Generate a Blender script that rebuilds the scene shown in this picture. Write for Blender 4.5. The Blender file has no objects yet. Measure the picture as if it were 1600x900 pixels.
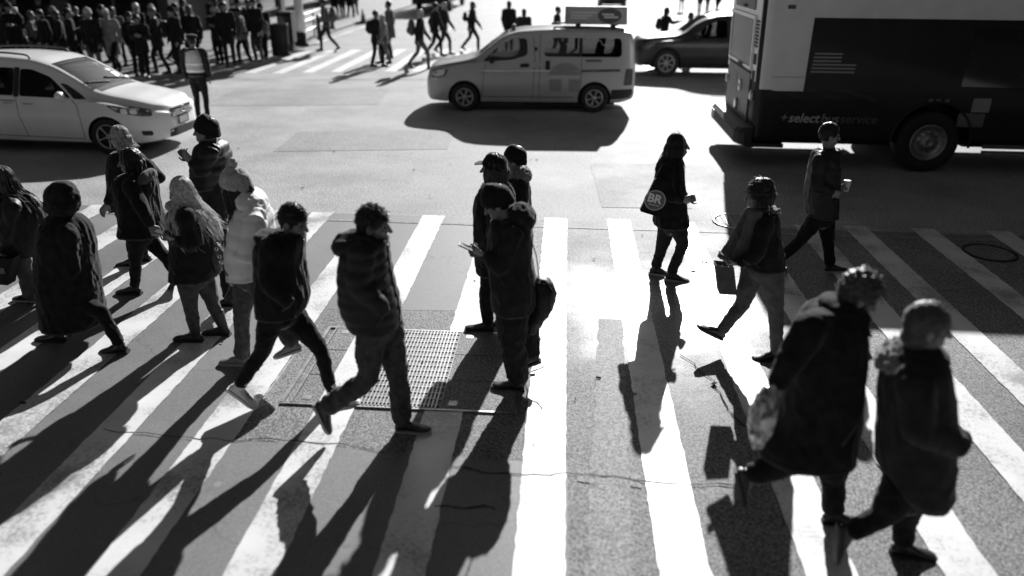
import bpy, bmesh, math, random
from mathutils import Vector, Matrix, noise, Quaternion
V = Vector
R = math.radians
sc = bpy.context.scene
COL = sc.collection
BENCH = bpy.data.scenes.new('bench')

# ---------------------------------------------------------------- camera, light, exposure
F_PX, PITCH, YAW, ROLL, CAMH = 1200.0, 0.410612, 0.0638623, 0.0087111, 3.32
_r, _u, _f = V((1, 0, 0)), V((0, math.sin(PITCH), math.cos(PITCH))), V((0, math.cos(PITCH), -math.sin(PITCH)))
_rz = Matrix.Rotation(YAW, 3, 'Z')
_c, _s = math.cos(ROLL), math.sin(ROLL)
CR = _rz @ (_r * _c + _u * _s)
CU = _rz @ (_u * _c - _r * _s)
CF = _rz @ _f
cam_d = bpy.data.cameras.new('camera')
cam = bpy.data.objects.new('camera', cam_d)
COL.objects.link(cam)
cam.matrix_world = Matrix(((CR.x, CU.x, -CF.x, 0), (CR.y, CU.y, -CF.y, 0), (CR.z, CU.z, -CF.z, CAMH), (0, 0, 0, 1)))
cam_d.sensor_width = 36
cam_d.lens = F_PX / 1600 * 36
cam_d.clip_end = 2000
cam_d.dof.use_dof = True
cam_d.dof.focus_distance = 8.0
cam_d.dof.aperture_fstop = 0.62
sc.camera = cam

SUN_AZ, SUN_EL = 8.9, 25.5
sd = V((math.sin(R(SUN_AZ)) * math.cos(R(SUN_EL)), math.cos(R(SUN_AZ)) * math.cos(R(SUN_EL)), math.sin(R(SUN_EL))))
ld = bpy.data.lights.new('sun', 'SUN')
ld.energy = 5.0
ld.angle = R(0.53)
lo = bpy.data.objects.new('sun', ld)
COL.objects.link(lo)
lo.rotation_euler = sd.to_track_quat('Z', 'Y').to_euler()
lo.location = (10, 60, 40)

W = bpy.data.worlds.new('World')
sc.world = W
W.use_nodes = True
nt = W.node_tree
nt.nodes.clear()
sky = nt.nodes.new('ShaderNodeTexSky')
sky.sky_type = 'NISHITA'
sky.sun_disc = False
sky.sun_elevation = R(SUN_EL)
sky.sun_rotation = R(SUN_AZ)
bw = nt.nodes.new('ShaderNodeRGBToBW')          # the photograph is black and white
bg = nt.nodes.new('ShaderNodeBackground')
bg.inputs[1].default_value = 0.05
wo = nt.nodes.new('ShaderNodeOutputWorld')
nt.links.new(sky.outputs[0], bw.inputs[0])
nt.links.new(bw.outputs[0], bg.inputs[0])
nt.links.new(bg.outputs[0], wo.inputs[0])
sc.view_settings.view_transform = 'Standard'
sc.view_settings.look = 'None'
sc.view_settings.exposure = 0.85
sc.view_settings.gamma = 1.0

# ---------------------------------------------------------------- helpers
def ray(u, v):
    return CF + CR * ((u - 800) / F_PX) - CU * ((v - 450) / F_PX)
def at(u, v, Y):
    d = ray(u, v)
    t = Y / d.y
    return V((d.x * t, Y, CAMH + d.z * t))
def gnd(u, v, z=0.0):
    d = ray(u, v)
    t = (z - CAMH) / d.z
    return V((d.x * t, d.y * t, z))

def empty(name, loc, rz=0.0, label=None, cat=None, group=None):
    o = bpy.data.objects.new(name, None)
    COL.objects.link(o)
    o.location = loc
    o.rotation_euler = (0, 0, rz)
    o.empty_display_size = 0.2
    tag(o, label, cat, group)
    return o
def tag(o, label=None, cat=None, group=None, kind=None):
    if label: o['label'] = label
    if cat: o['category'] = cat
    if group: o['group'] = group
    if kind: o['kind'] = kind
    return o
def mesh_obj(name, me, mats, parent=None, smooth=True):
    if mats is not None and not isinstance(mats, (list, tuple)): mats = [mats]
    for m in mats or []: me.materials.append(m)
    if smooth:
        for p in me.polygons: p.use_smooth = True
    o = bpy.data.objects.new(name, me)
    COL.objects.link(o)
    if parent: o.parent = parent
    return o
def pyobj(name, vs, fs, mats, parent=None, smooth=True, idx=None):
    me = bpy.data.meshes.new(name)
    me.from_pydata([tuple(v) for v in vs], [], fs)
    me.update()
    o = mesh_obj(name, me, mats, parent, smooth)
    if idx:
        for p, i in zip(me.polygons, idx): p.material_index = i
    return o
class MB:
    """collects shapes into one mesh"""
    def __init__(s): s.v, s.f = [], []
    def add(s, sh):
        n = len(s.v)
        s.v += list(sh[0])
        s.f += [tuple(i + n for i in f) for f in sh[1]]
        return s
    def box(s, a, b, M=None):
        x0, y0, z0 = a; x1, y1, z1 = b
        vs = [V(p) for p in ((x0,y0,z0),(x1,y0,z0),(x1,y1,z0),(x0,y1,z0),(x0,y0,z1),(x1,y0,z1),(x1,y1,z1),(x0,y1,z1))]
        if M is not None: vs = [M @ p for p in vs]
        return s.add((vs, [(0,3,2,1),(4,5,6,7),(0,1,5,4),(1,2,6,5),(2,3,7,6),(3,0,4,7)]))
    def obj(s, name, mats, parent=None, smooth=False, bevel=0.0):
        o = pyobj(name, s.v, s.f, mats, parent, smooth)
        if bevel:
            bm = bmesh.new(); bm.from_mesh(o.data)
            bmesh.ops.bevel(bm, geom=[e for e in bm.edges if len(e.link_faces) == 2 and e.calc_face_angle(0) > 0.6], offset=bevel, segments=2, affect='EDGES', profile=0.6)
            bm.to_mesh(o.data); bm.free()
        return o
def box(name, a, b, m, parent=None, bevel=0.0):
    return MB().box(a, b).obj(name, m, parent, False, bevel)

def spline(pts, n):
    """Catmull-Rom resample of a list of tuples/vectors to n*(len-1)+1 samples"""
    P = [V(p) if len(p) <= 4 else p for p in pts]
    out = []
    for i in range(len(P) - 1):
        p0 = P[max(i - 1, 0)]; p1 = P[i]; p2 = P[i + 1]; p3 = P[min(i + 2, len(P) - 1)]
        for k in range(n):
            t = k / n
            out.append(0.5 * ((2 * p1) + (p2 - p0) * t + (2 * p0 - 5 * p1 + 4 * p2 - p3) * t * t + (3 * p1 - p0 - 3 * p2 + p3) * t ** 3))
    out.append(P[-1].copy())
    return out
def rings_shape(rings, closed=True):
    n = len(rings[0]); vs = [p for r in rings for p in r]; fs = []
    for i in range(len(rings) - 1):
        for j in range(n):
            a = i * n + j; b = i * n + (j + 1) % n
            fs.append((a, b, b + n, a + n))
    if closed:
        fs.append(tuple(range(n - 1, -1, -1)))
        fs.append(tuple(range(len(vs) - n, len(vs))))
    return vs, fs
def tube(pts, rad, n=10, lat=V((0, 1, 0)), sub=4, cap=True):
    """tapered tube; rad entries r or (lateral, other)"""
    rr = [(r, r) if not isinstance(r, (tuple, list)) else r for r in rad]
    if len(pts) == 2 and sub < 2: P = [V(p) for p in pts]; Q = rr
    else:
        P = spline(pts, sub)
        Q4 = spline([(a, b, 0) for a, b in rr], sub)
        Q = [(q.x, q.y) for q in Q4]
    if cap:
        d0 = (P[0] - P[1]).normalized(); d1 = (P[-1] - P[-2]).normalized()
        r0, r1 = Q[0], Q[-1]
        k0 = min(r0); k1 = min(r1)
        P = [P[0] + d0 * k0 * .6, P[0] + d0 * k0 * .4] + P + [P[-1] + d1 * k1 * .4, P[-1] + d1 * k1 * .6]
        Q = [(r0[0]*.35, r0[1]*.35), (r0[0]*.75, r0[1]*.75)] + Q + [(r1[0]*.75, r1[1]*.75), (r1[0]*.35, r1[1]*.35)]
    rings = []
    for i, p in enumerate(P):
        t = (P[min(i + 1, len(P) - 1)] - P[max(i - 1, 0)])
        t = t.normalized() if t.length > 1e-9 else V((0, 0, 1))
        a = lat - t * lat.dot(t)
        if a.length < 0.05: a = V((1, 0, 0)) - t * t.x
        a.normalize()
        b = t.cross(a)
        rings.append([p + a * (math.cos(2 * math.pi * k / n) * Q[i][0]) + b * (math.sin(2 * math.pi * k / n) * Q[i][1]) for k in range(n)])
    return rings_shape(rings)
def ellipsoid(c, ax, rad, nu=14, nv=9):
    """ax = three unit vectors, rad = three radii"""
    vs, fs = [], []
    c = V(c)
    for i in range(1, nv):
        th = math.pi * i / nv
        for j in range(nu):
            ph = 2 * math.pi * j / nu
            vs.append(c + ax[0] * (rad[0] * math.sin(th) * math.cos(ph)) + ax[1] * (rad[1] * math.sin(th) * math.sin(ph)) + ax[2] * (rad[2] * math.cos(th)))
    for i in range(nv - 2):
        for j in range(nu):
            a = i * nu + j; b = i * nu + (j + 1) % nu
            fs.append((a, a + nu, b + nu, b))
    t = len(vs); vs.append(c + ax[2] * rad[2]); vs.append(c - ax[2] * rad[2])
    for j in range(nu):
        fs.append((t, j, (j + 1) % nu))
        a = (nv - 2) * nu
        fs.append((t + 1, a + (j + 1) % nu, a + j))
    return vs, fs
AX = (V((1, 0, 0)), V((0, 1, 0)), V((0, 0, 1)))
def lathe(prof, n=24, axis='Y', c=(0, 0, 0)):
    """prof (radius, offset along the axis), closed loop"""
    rings = []
    for r, h in prof:
        ring = []
        for k in range(n):
            a = 2 * math.pi * k / n
            x, z = r * math.cos(a), r * math.sin(a)
            ring.append(V((x, h, z)) + V(c) if axis == 'Y' else V((x, z, h)) + V(c))
        rings.append(ring)
    vs = [p for r in rings for p in r]; fs = []
    m = len(rings)
    for i in range(m):
        for j in range(n):
            a = i * n + j; b = i * n + (j + 1) % n
            c2 = ((i + 1) % m) * n
            fs.append((a, b, c2 + (j + 1) % n, c2 + j))
    return vs, fs
def smoothmesh(o, it=3, fac=.5):
    bm = bmesh.new(); bm.from_mesh(o.data)
    for _ in range(it): bmesh.ops.smooth_vert(bm, verts=bm.verts, factor=fac, use_axis_x=True, use_axis_y=True, use_axis_z=True)
    bm.to_mesh(o.data); bm.free()
def modified_mesh(vs, fs, setup):
    me = bpy.data.meshes.new('tmp'); me.from_pydata([tuple(v) for v in vs], [], fs); me.update()
    o = bpy.data.objects.new('tmp', me); BENCH.collection.objects.link(o)     # a bench scene of its own keeps this quick
    setup(o)
    with bpy.context.temp_override(scene=BENCH, view_layer=BENCH.view_layers[0]):
        dg = bpy.context.evaluated_depsgraph_get()
        r = bpy.data.meshes.new_from_object(o.evaluated_get(dg), depsgraph=dg)
    bpy.data.objects.remove(o); bpy.data.meshes.remove(me)
    return r
def fused(name, shapes, voxel, m, parent, smooth=3, disp=None):
    """closed shapes grown together into one continuous surface"""
    mb = MB()
    for s in shapes: mb.add(s)
    def setup(o):
        r = o.modifiers.new('r', 'REMESH'); r.mode = 'VOXEL'; r.voxel_size = voxel
        if smooth:
            s = o.modifiers.new('s', 'SMOOTH'); s.iterations = smooth; s.factor = .5
    me = modified_mesh(mb.v, mb.f, setup)
    if disp:
        me.update()
        nn = [v.normal.copy() for v in me.vertices]
        for v, n in zip(me.vertices, nn): v.co = v.co + n * disp(v.co, n)
    me.name = name
    me.materials.clear()
    return mesh_obj(name, me, m, parent)
def text_mesh(txt, size, bold=0.0, shear=0.0, extrude=0.002):
    cu = bpy.data.curves.new('t', 'FONT'); cu.body = txt; cu.size = size; cu.offset = bold; cu.shear = shear; cu.extrude = extrude
    cu.resolution_u = 3
    o = bpy.data.objects.new('t', cu); COL.objects.link(o)
    dg = bpy.context.evaluated_depsgraph_get()
    me = bpy.data.meshes.new_from_object(o.evaluated_get(dg), depsgraph=dg)
    bpy.data.objects.remove(o)
    return me

# ---------------------------------------------------------------- materials (all greys: the photograph is black and white)
def node(nt, t, **k):
    n = nt.nodes.new('ShaderNode' + t)
    for a, b in k.items(): setattr(n, a, b)
    return n
def base_mat(name):
    m = bpy.data.materials.new(name); m.use_nodes = True
    return m, m.node_tree, m.node_tree.nodes['Principled BSDF'], m.node_tree.links
def mat(name, v, rough=.7, nscale=8.0, namt=.25, bump=0.0, bscale=60.0, metal=0.0, sheen=0.0, coat=0.0, spec=.5, stretch=None):
    m, nt, b, L = base_mat(name)
    tc = node(nt, 'TexCoord')
    src = tc.outputs['Object']
    if stretch:
        mp = node(nt, 'Mapping'); mp.inputs['Scale'].default_value = stretch
        L.new(src, mp.inputs[0]); src = mp.outputs[0]
    n = node(nt, 'TexNoise'); n.inputs['Scale'].default_value = nscale; n.inputs['Detail'].default_value = 5
    L.new(src, n.inputs['Vector'])
    mr = node(nt, 'MapRange')
    mr.inputs[1].default_value = .3; mr.inputs[2].default_value = .7
    mr.inputs[3].default_value = v * (1 - namt); mr.inputs[4].default_value = v * (1 + namt)
    L.new(n.outputs[0], mr.inputs[0])
    L.new(mr.outputs[0], b.inputs['Base Color'])
    b.inputs['Roughness'].default_value = rough
    b.inputs['Metallic'].default_value = metal
    b.inputs['Specular IOR Level'].default_value = spec
    if sheen: b.inputs['Sheen Weight'].default_value = sheen; b.inputs['Sheen Roughness'].default_value = .4
    if coat: b.inputs['Coat Weight'].default_value = coat; b.inputs['Coat Roughness'].default_value = .06
    if bump:
        n2 = node(nt, 'TexNoise'); n2.inputs['Scale'].default_value = bscale; n2.inputs['Detail'].default_value = 3
        L.new(src, n2.inputs['Vector'])
        bp = node(nt, 'Bump'); bp.inputs['Strength'].default_value = bump; bp.inputs['Distance'].default_value = .01
        L.new(n2.outputs[0], bp.inputs['Height']); L.new(bp.outputs[0], b.inputs['Normal'])
    return m
def asphalt(name, lo, hi, grain, rough, stain=.3, crack=True, spec=.5, bump=.35, glint=None):
    m, nt, b, L = base_mat(name)
    tc = node(nt, 'TexCoord'); src = tc.outputs['Object']
    g = node(nt, 'TexNoise'); g.inputs['Scale'].default_value = grain; g.inputs['Detail'].default_value = 3; g.inputs['Roughness'].default_value = .6
    L.new(src, g.inputs['Vector'])
    r1 = node(nt, 'MapRange'); r1.inputs[1].default_value = .36; r1.inputs[2].default_value = .66; r1.inputs[3].default_value = lo; r1.inputs[4].default_value = hi
    L.new(g.outputs[0], r1.inputs[0])
    vo = node(nt, 'TexVoronoi'); vo.inputs['Scale'].default_value = grain * 1.4
    L.new(src, vo.inputs['Vector'])
    r3 = node(nt, 'MapRange'); r3.inputs[1].default_value = .0; r3.inputs[2].default_value = .4; r3.inputs[3].default_value = 1.2; r3.inputs[4].default_value = .92
    L.new(vo.outputs['Distance'], r3.inputs[0])
    mul0 = node(nt, 'Math', operation='MULTIPLY'); L.new(r1.outputs[0], mul0.inputs[0]); L.new(r3.outputs[0], mul0.inputs[1])
    s = node(nt, 'TexNoise'); s.inputs['Scale'].default_value = .7; s.inputs['Detail'].default_value = 7; s.inputs['Roughness'].default_value = .65
    L.new(src, s.inputs['Vector'])
    r2 = node(nt, 'MapRange'); r2.inputs[1].default_value = .3; r2.inputs[2].default_value = .7; r2.inputs[3].default_value = 1 - stain; r2.inputs[4].default_value = 1 + stain
    L.new(s.outputs[0], r2.inputs[0])
    mul = node(nt, 'Math', operation='MULTIPLY'); L.new(mul0.outputs[0], mul.inputs[0]); L.new(r2.outputs[0], mul.inputs[1])
    # pale spots (old gum, spatter)
    sp = node(nt, 'TexVoronoi'); sp.inputs['Scale'].default_value = 1.9
    L.new(src, sp.inputs['Vector'])
    cs = node(nt, 'Math', operation='LESS_THAN'); cs.inputs[1].default_value = .055; L.new(sp.outputs['Distance'], cs.inputs[0])
    sm = node(nt, 'Math', operation='MULTIPLY'); sm.inputs[1].default_value = .06; L.new(cs.outputs[0], sm.inputs[0])
    out = node(nt, 'Math', operation='ADD'); L.new(mul.outputs[0], out.inputs[0]); L.new(sm.outputs[0], out.inputs[1])
    last = out.outputs[0]
    if crack:
        ds = node(nt, 'TexNoise'); ds.inputs['Scale'].default_value = 2.2; ds.inputs['Detail'].default_value = 6
        L.new(src, ds.inputs['Vector'])
        mx = node(nt, 'Vector' + 'Math', operation='MULTIPLY_ADD'); mx.inputs[1].default_value = (.5, .5, .5)
        L.new(ds.outputs['Color'], mx.inputs[0]); L.new(src, mx.inputs[2])
        vc = node(nt, 'TexVoronoi', feature='DISTANCE_TO_EDGE'); vc.inputs['Scale'].default_value = .42
        L.new(mx.outputs[0], vc.inputs['Vector'])
        lt = node(nt, 'MapRange'); lt.inputs[1].default_value = .0; lt.inputs[2].default_value = .004; lt.inputs[3].default_value = .72; lt.inputs[4].default_value = 1.0
        L.new(vc.outputs['Distance'], lt.inputs[0])
        m3 = node(nt, 'Math', operation='MULTIPLY'); L.new(last, m3.inputs[0]); L.new(lt.outputs[0], m3.inputs[1])
        last = m3.outputs[0]
    L.new(last, b.inputs['Base Color'])
    rr = node(nt, 'MapRange'); rr.inputs[1].default_value = .3; rr.inputs[2].default_value = .7; rr.inputs[3].default_value = rough - .08; rr.inputs[4].default_value = rough + .1
    L.new(s.outputs[0], rr.inputs[0]); L.new(rr.outputs[0], b.inputs['Roughness'])
    b.inputs['Specular IOR Level'].default_value = spec
    if glint:      # a glossier stretch added for the sun glint, fading out: lower roughness, same colour
        dv = node(nt, 'VectorMath', operation='SUBTRACT'); dv.inputs[1].default_value = (glint[0], glint[1], 0); L.new(src, dv.inputs[0])
        dn = node(nt, 'VectorMath', operation='MULTIPLY'); dn.inputs[1].default_value = (1 / glint[2], 1 / glint[3], 1); L.new(dv.outputs[0], dn.inputs[0])
        dl = node(nt, 'VectorMath', operation='LENGTH'); L.new(dn.outputs[0], dl.inputs[0])
        da = node(nt, 'Math', operation='MULTIPLY_ADD'); da.inputs[1].default_value = .9; L.new(s.outputs[0], da.inputs[0]); L.new(dl.outputs['Value'], da.inputs[2])
        dm = node(nt, 'MapRange', interpolation_type='SMOOTHSTEP'); dm.inputs[1].default_value = .45; dm.inputs[2].default_value = 1.5; dm.inputs[3].default_value = 1; dm.inputs[4].default_value = 0
        L.new(da.outputs[0], dm.inputs[0])
        m1 = node(nt, 'Mix'); L.new(dm.outputs[0], m1.inputs[0]); L.new(rr.outputs[0], m1.inputs[2]); m1.inputs[3].default_value = glint[4]
        L.new(m1.outputs[0], b.inputs['Roughness'])
        m2 = node(nt, 'Mix'); L.new(dm.outputs[0], m2.inputs[0]); m2.inputs[2].default_value = spec; m2.inputs[3].default_value = .5
        L.new(m2.outputs[0], b.inputs['Specular IOR Level'])
    bp = node(nt, 'Bump'); bp.inputs['Strength'].default_value = bump; bp.inputs['Distance'].default_value = .012
    L.new(g.outputs[0], bp.inputs['Height']); L.new(bp.outputs[0], b.inputs['Normal'])
    return m
def paint_mat(name, v, worn, rough=.42, wear=.56):
    m, nt, b, L = base_mat(name)
    tc = node(nt, 'TexCoord'); src = tc.outputs['Object']
    a = node(nt, 'TexNoise'); a.inputs['Scale'].default_value = 42; a.inputs['Detail'].default_value = 4; a.inputs['Roughness'].default_value = .7
    c = node(nt, 'TexNoise'); c.inputs['Scale'].default_value = 1.6; c.inputs['Detail'].default_value = 6
    L.new(src, a.inputs['Vector']); L.new(src, c.inputs['Vector'])
    ad = node(nt, 'Math', operation='MULTIPLY_ADD'); ad.inputs[1].default_value = .55
    L.new(c.outputs[0], ad.inputs[0])
    a2 = node(nt, 'Math', operation='MULTIPLY'); a2.inputs[1].default_value = .5; L.new(a.outputs[0], a2.inputs[0]); L.new(a2.outputs[0], ad.inputs[2])
    mr = node(nt, 'MapRange'); mr.inputs[1].default_value = wear; mr.inputs[2].default_value = wear + .09; mr.inputs[3].default_value = v; mr.inputs[4].default_value = worn
    L.new(ad.outputs[0], mr.inputs[0])
    dirt = node(nt, 'MapRange'); dirt.inputs[1].default_value = .3; dirt.inputs[2].default_value = .7; dirt.inputs[3].default_value = 1.08; dirt.inputs[4].default_value = .78
    L.new(c.outputs[0], dirt.inputs[0])
    mu = node(nt, 'Math', operation='MULTIPLY'); L.new(mr.outputs[0], mu.inputs[0]); L.new(dirt.outputs[0], mu.inputs[1])
    L.new(mu.outputs[0], b.inputs['Base Color'])
    b.inputs['Roughness'].default_value = rough
    bp = node(nt, 'Bump'); bp.inputs['Strength'].default_value = .25; bp.inputs['Distance'].default_value = .006
    L.new(a.outputs[0], bp.inputs['Height']); L.new(bp.outputs[0], b.inputs['Normal'])
    return m
def glass_mat(name, tint=.35, gloss=.12):
    m, nt, b, L = base_mat(name)
    nt.nodes.remove(b)
    o = [n for n in nt.nodes if n.type == 'OUTPUT_MATERIAL'][0]
    t = node(nt, 'BsdfTransparent'); t.inputs[0].default_value = (tint, tint, tint, 1)
    g = node(nt, 'BsdfGlossy'); g.inputs['Roughness'].default_value = .03
    fr = node(nt, 'Fresnel'); fr.inputs[0].default_value = 1.5
    x = node(nt, 'MixShader'); L.new(fr.outputs[0], x.inputs[0]); L.new(t.outputs[0], x.inputs[1]); L.new(g.outputs[0], x.inputs[2])
    L.new(x.outputs[0], o.inputs[0])
    return m
M = {}
M['black_cloth'] = mat('black_cloth', .013, .9, 14, .4, .35, 160, sheen=.14, spec=.12)
M['black_nylon'] = mat('black_nylon', .014, .55, 10, .3, .2, 40, sheen=.04, spec=.25)
M['dark_cloth'] = mat('dark_cloth', .022, .9, 12, .35, .35, 160, sheen=.14, spec=.12)
M['grey_cloth'] = mat('grey_cloth', .09, .9, 12, .3, .35, 140, sheen=.1, spec=.25)
M['denim'] = mat('denim', .06, .9, 18, .4, .3, 200, sheen=.1, spec=.25)
M['mid_cloth'] = mat('mid_cloth', .22, .9, 12, .25, .35, 140, sheen=.1, spec=.25)
M['pale_nylon'] = mat('pale_nylon', .78, .6, 6, .12, .2, 30, sheen=.1)
M['pale_knit'] = mat('pale_knit', .42, .95, 30, .3, .8, 90, sheen=.3)
M['white_cloth'] = mat('white_cloth', .7, .8, 10, .12, .2, 90)
M['fur'] = mat('fur', .3, .9, 60, .5, .6, 120, sheen=.6)
M['skin'] = mat('skin', .18, .5, 20, .12, .08, 90)
M['dark_hair'] = mat('dark_hair', .016, .45, 40, .4, .3, 120, sheen=.2, spec=.25)
M['brown_hair'] = mat('brown_hair', .06, .45, 40, .4, .3, 120, sheen=.4)
M['blond_hair'] = mat('blond_hair', .68, .4, 40, .4, .2, 120, sheen=.1)
M['grey_hair'] = mat('grey_hair', .11, .5, 40, .4, .3, 120, sheen=.3)
M['black_leather'] = mat('black_leather', .02, .4, 20, .3, .2, 90)
M['white_leather'] = mat('white_leather', .7, .5, 20, .1, .1, 90)
M['grey_leather'] = mat('grey_leather', .2, .5, 20, .2, .1, 90)
M['sole'] = mat('sole', .35, .7, 20, .2)
M['dark_sole'] = mat('dark_sole', .03, .7, 20, .2)
def thin(name, k):
    """hair and fur let part of the light through from behind"""
    m = M[name]; nt = m.node_tree; L = nt.links; b = nt.nodes['Principled BSDF']
    o = [n for n in nt.nodes if n.type == 'OUTPUT_MATERIAL'][0]
    tr = node(nt, 'BsdfTranslucent'); L.new(b.inputs['Base Color'].links[0].from_socket, tr.inputs[0])
    x = node(nt, 'MixShader'); x.inputs[0].default_value = k
    L.new(b.outputs[0], x.inputs[1]); L.new(tr.outputs[0], x.inputs[2]); L.new(x.outputs[0], o.inputs[0])
for n_, k_ in (('fur', .35), ('blond_hair', .5), ('brown_hair', .3), ('grey_hair', .3), ('dark_hair', .15), ('pale_knit', .15), ('pale_nylon', .2)): thin(n_, k_)
M['eye'] = mat('eye', .03, .1, 20, .1)
M['phone'] = mat('phone', .02, .15, 20, .1)
M['screen'] = mat('screen', .3, .1, 20, .1)
M['white_paint'] = mat('white_paint', .78, .3, 3, .04, coat=.6)
M['taxi_paint'] = mat('taxi_paint', .43, .3, 3, .05, coat=.6)
M['dark_paint'] = mat('dark_paint', .025, .4, 3, .1, coat=.2, spec=.3)
M['bus_white'] = mat('bus_white', .78, .35, 2.5, .07, coat=.4)
M['bus_dark'] = mat('bus_dark', .008, .35, 2.5, .3, coat=.12, spec=.3)
M['bus_navy'] = mat('bus_navy', .01, .45, 2.5, .4, coat=.1, spec=.3)
M['bus_grey'] = mat('bus_grey', .12, .4, 4, .2)
M['trim'] = mat('trim', .015, .6, 12, .3)
M['tar'] = mat('tar', .06, .8, 9, .4, spec=.1)
M['interior'] = mat('interior', .03, .8, 8, .3)
M['seat_cloth'] = mat('seat_cloth', .06, .85, 8, .3)
M['tyre'] = mat('tyre', .022, .85, 20, .3)
M['rim'] = mat('rim', .5, .35, 10, .1, metal=.8)
M['chrome'] = mat('chrome', .7, .15, 10, .05, metal=1.0)
M['lamp_glass'] = mat('lamp_glass', .55, .12, 10, .2, coat=.8)
M['lamp_dark'] = mat('lamp_dark', .1, .15, 10, .3, coat=.8)
M['dark_glass'] = mat('dark_glass', .02, .06, 3, .2, coat=.5)
M['window_glass'] = glass_mat('window_glass', .24)
M['steel'] = mat('steel', .32, .42, 25, .25, metal=.7, bump=.1, bscale=80)
M['concrete'] = mat('concrete', .2, .8, 9, .3, .4, 70)
M['kerb'] = mat('kerb', .3, .75, 6, .25, .3, 40)
M['pavement'] = mat('pavement', .16, .7, 3, .25, .3, 40)
M['facade'] = mat('facade', .05, .8, .6, .3)
M['facade_pale'] = mat('facade_pale', .14, .8, .6, .25)
M['white_enamel'] = mat('white_enamel', .75, .4, 10, .08)
M['print_grey'] = mat('print_grey', .28, .5, 20, .08)
M['print_pale'] = mat('print_pale', .42, .5, 20, .08)
M['print_white'] = mat('print_white', .75, .5, 20, .05)
M['print_dark'] = mat('print_dark', .1, .4, 20, .08)
M['road'] = asphalt('road', .2, .52, 40, .7, .25, spec=.12, bump=.4)
M['road_cut'] = asphalt('road_cut', .17, .44, 52, .7, .2, spec=.12, bump=.4)
M['crossing_old'] = asphalt('crossing_old', .05, .36, 66, .66, .3, spec=.16, bump=.3, glint=(1.1, 7.2, 1.5, 1.7, .36))
M['crossing_new'] = asphalt('crossing_new', .15, .21, 70, .6, .2, spec=.28, bump=.15)
M['paint'] = paint_mat('paint', .7, .36, wear=.535)
M['paint_old'] = asphalt('paint_old', .1, .42, 66, .66, .3, spec=.16, bump=.3)
M['dirt'] = mat('dirt', .02, .95, 12, .3, spec=.05)
# ================================================================ ground, markings, surroundings
rnd = random.Random(7)
def sheet(name, poly, z, m, parent=None, kind=None, jit=0.0, seg=.25):
    """a flat sheet with slightly uneven edges and a real few-millimetre rim"""
    pts = []
    n = len(poly)
    for i in range(n):
        a, b = V((*poly[i], 0)), V((*poly[(i + 1) % n], 0))
        k = max(1, int((b - a).length / seg)) if jit else 1
        nrm = V((b.y - a.y, a.x - b.x, 0)).normalized()
        for j in range(k):
            p = a.lerp(b, j / k)
            if jit: p = p + nrm * ((noise.noise(p * 9) + .5 * noise.noise(p * 31)) * jit)
            pts.append(p)
    vs = [V((p.x, p.y, z)) for p in pts] + [V((p.x, p.y, z - .0035)) for p in pts]
    k = len(pts)
    fs = [tuple(range(k))] + [(i, i + k, (i + 1) % k + k, (i + 1) % k) for i in range(k)]
    o = pyobj(name, vs, fs, m, parent, False)
    if o.data.polygons[0].normal.z < 0: o.data.flip_normals()
    tag(o, kind=kind)
    return o
S = 400.0
road = pyobj('road', [(-S, -S, 0), (S, -S, 0), (S, 900, 0), (-S, 900, 0)], [(0, 1, 2, 3)], M['road'], smooth=False)
tag(road, 'worn pale asphalt roadway of the sunlit junction', None, None, 'structure')
# crossing surface: smoother and newer on the left, coarse and old to the right
sheet('asphalt_patch', [(-16, 3.0), (-2.45, 3.0), (-2.3, 6.9), (-.6, 7.0), (-.55, 9.95), (-16, 10.1)], .004, M['crossing_new'], road, jit=.012)
sheet('asphalt_patch', [(-2.44, 2.0), (10, 2.0), (10, 9.8), (-.54, 9.95), (-.59, 7.0), (-2.29, 6.9)], .004, M['crossing_old'], road, jit=.012)
sheet('asphalt_patch', [(-2.42, 3.0), (.12, 3.0), (.12, 4.5), (-2.38, 4.62)], .0078, M['crossing_new'], road, jit=.01)
# white crossing bars
X0 = {-12: -9.75, -11: -8.92, -10: -8.1, -9: -7.28, -8: -6.45, -7: -5.66, -6: -4.85, -5: -4.06, -4: -3.276, -3: -2.498, -2: -1.722, -1: -.857, 0: -.049, 1: .803, 2: 1.66, 3: 2.47, 4: 3.29, 5: 3.94, 6: 4.82, 7: 5.78, 8: 6.65, 9: 7.5}
for n, x in X0.items():
    y1 = 10.02 + rnd.uniform(-.03, .03)
    w = .152
    o = sheet('crossing_stripe', [(x - w, 2.6), (x + w, 2.6), (x + w, y1), (x - w, y1)], .0115, M['paint'], road, jit=.011, seg=.05)
# ghost of an older bar, faint stop lines
sheet('faded_line', [(.22, 3.4), (.5, 3.4), (.66, 6.9), (.42, 6.9)], .0085, M['paint_old'], road, jit=.03, seg=.1)
sheet('faded_line', [(-16, 9.70), (9, 9.60), (9, 9.66), (-16, 9.77)], .0087, M['paint_old'], road, jit=.015, seg=.1)
sheet('faded_line', [(.18, 4.32), (.62, 4.28), (.62, 4.42), (.18, 4.46)], .0089, M['paint_old'], road, jit=.03, seg=.1)
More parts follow.
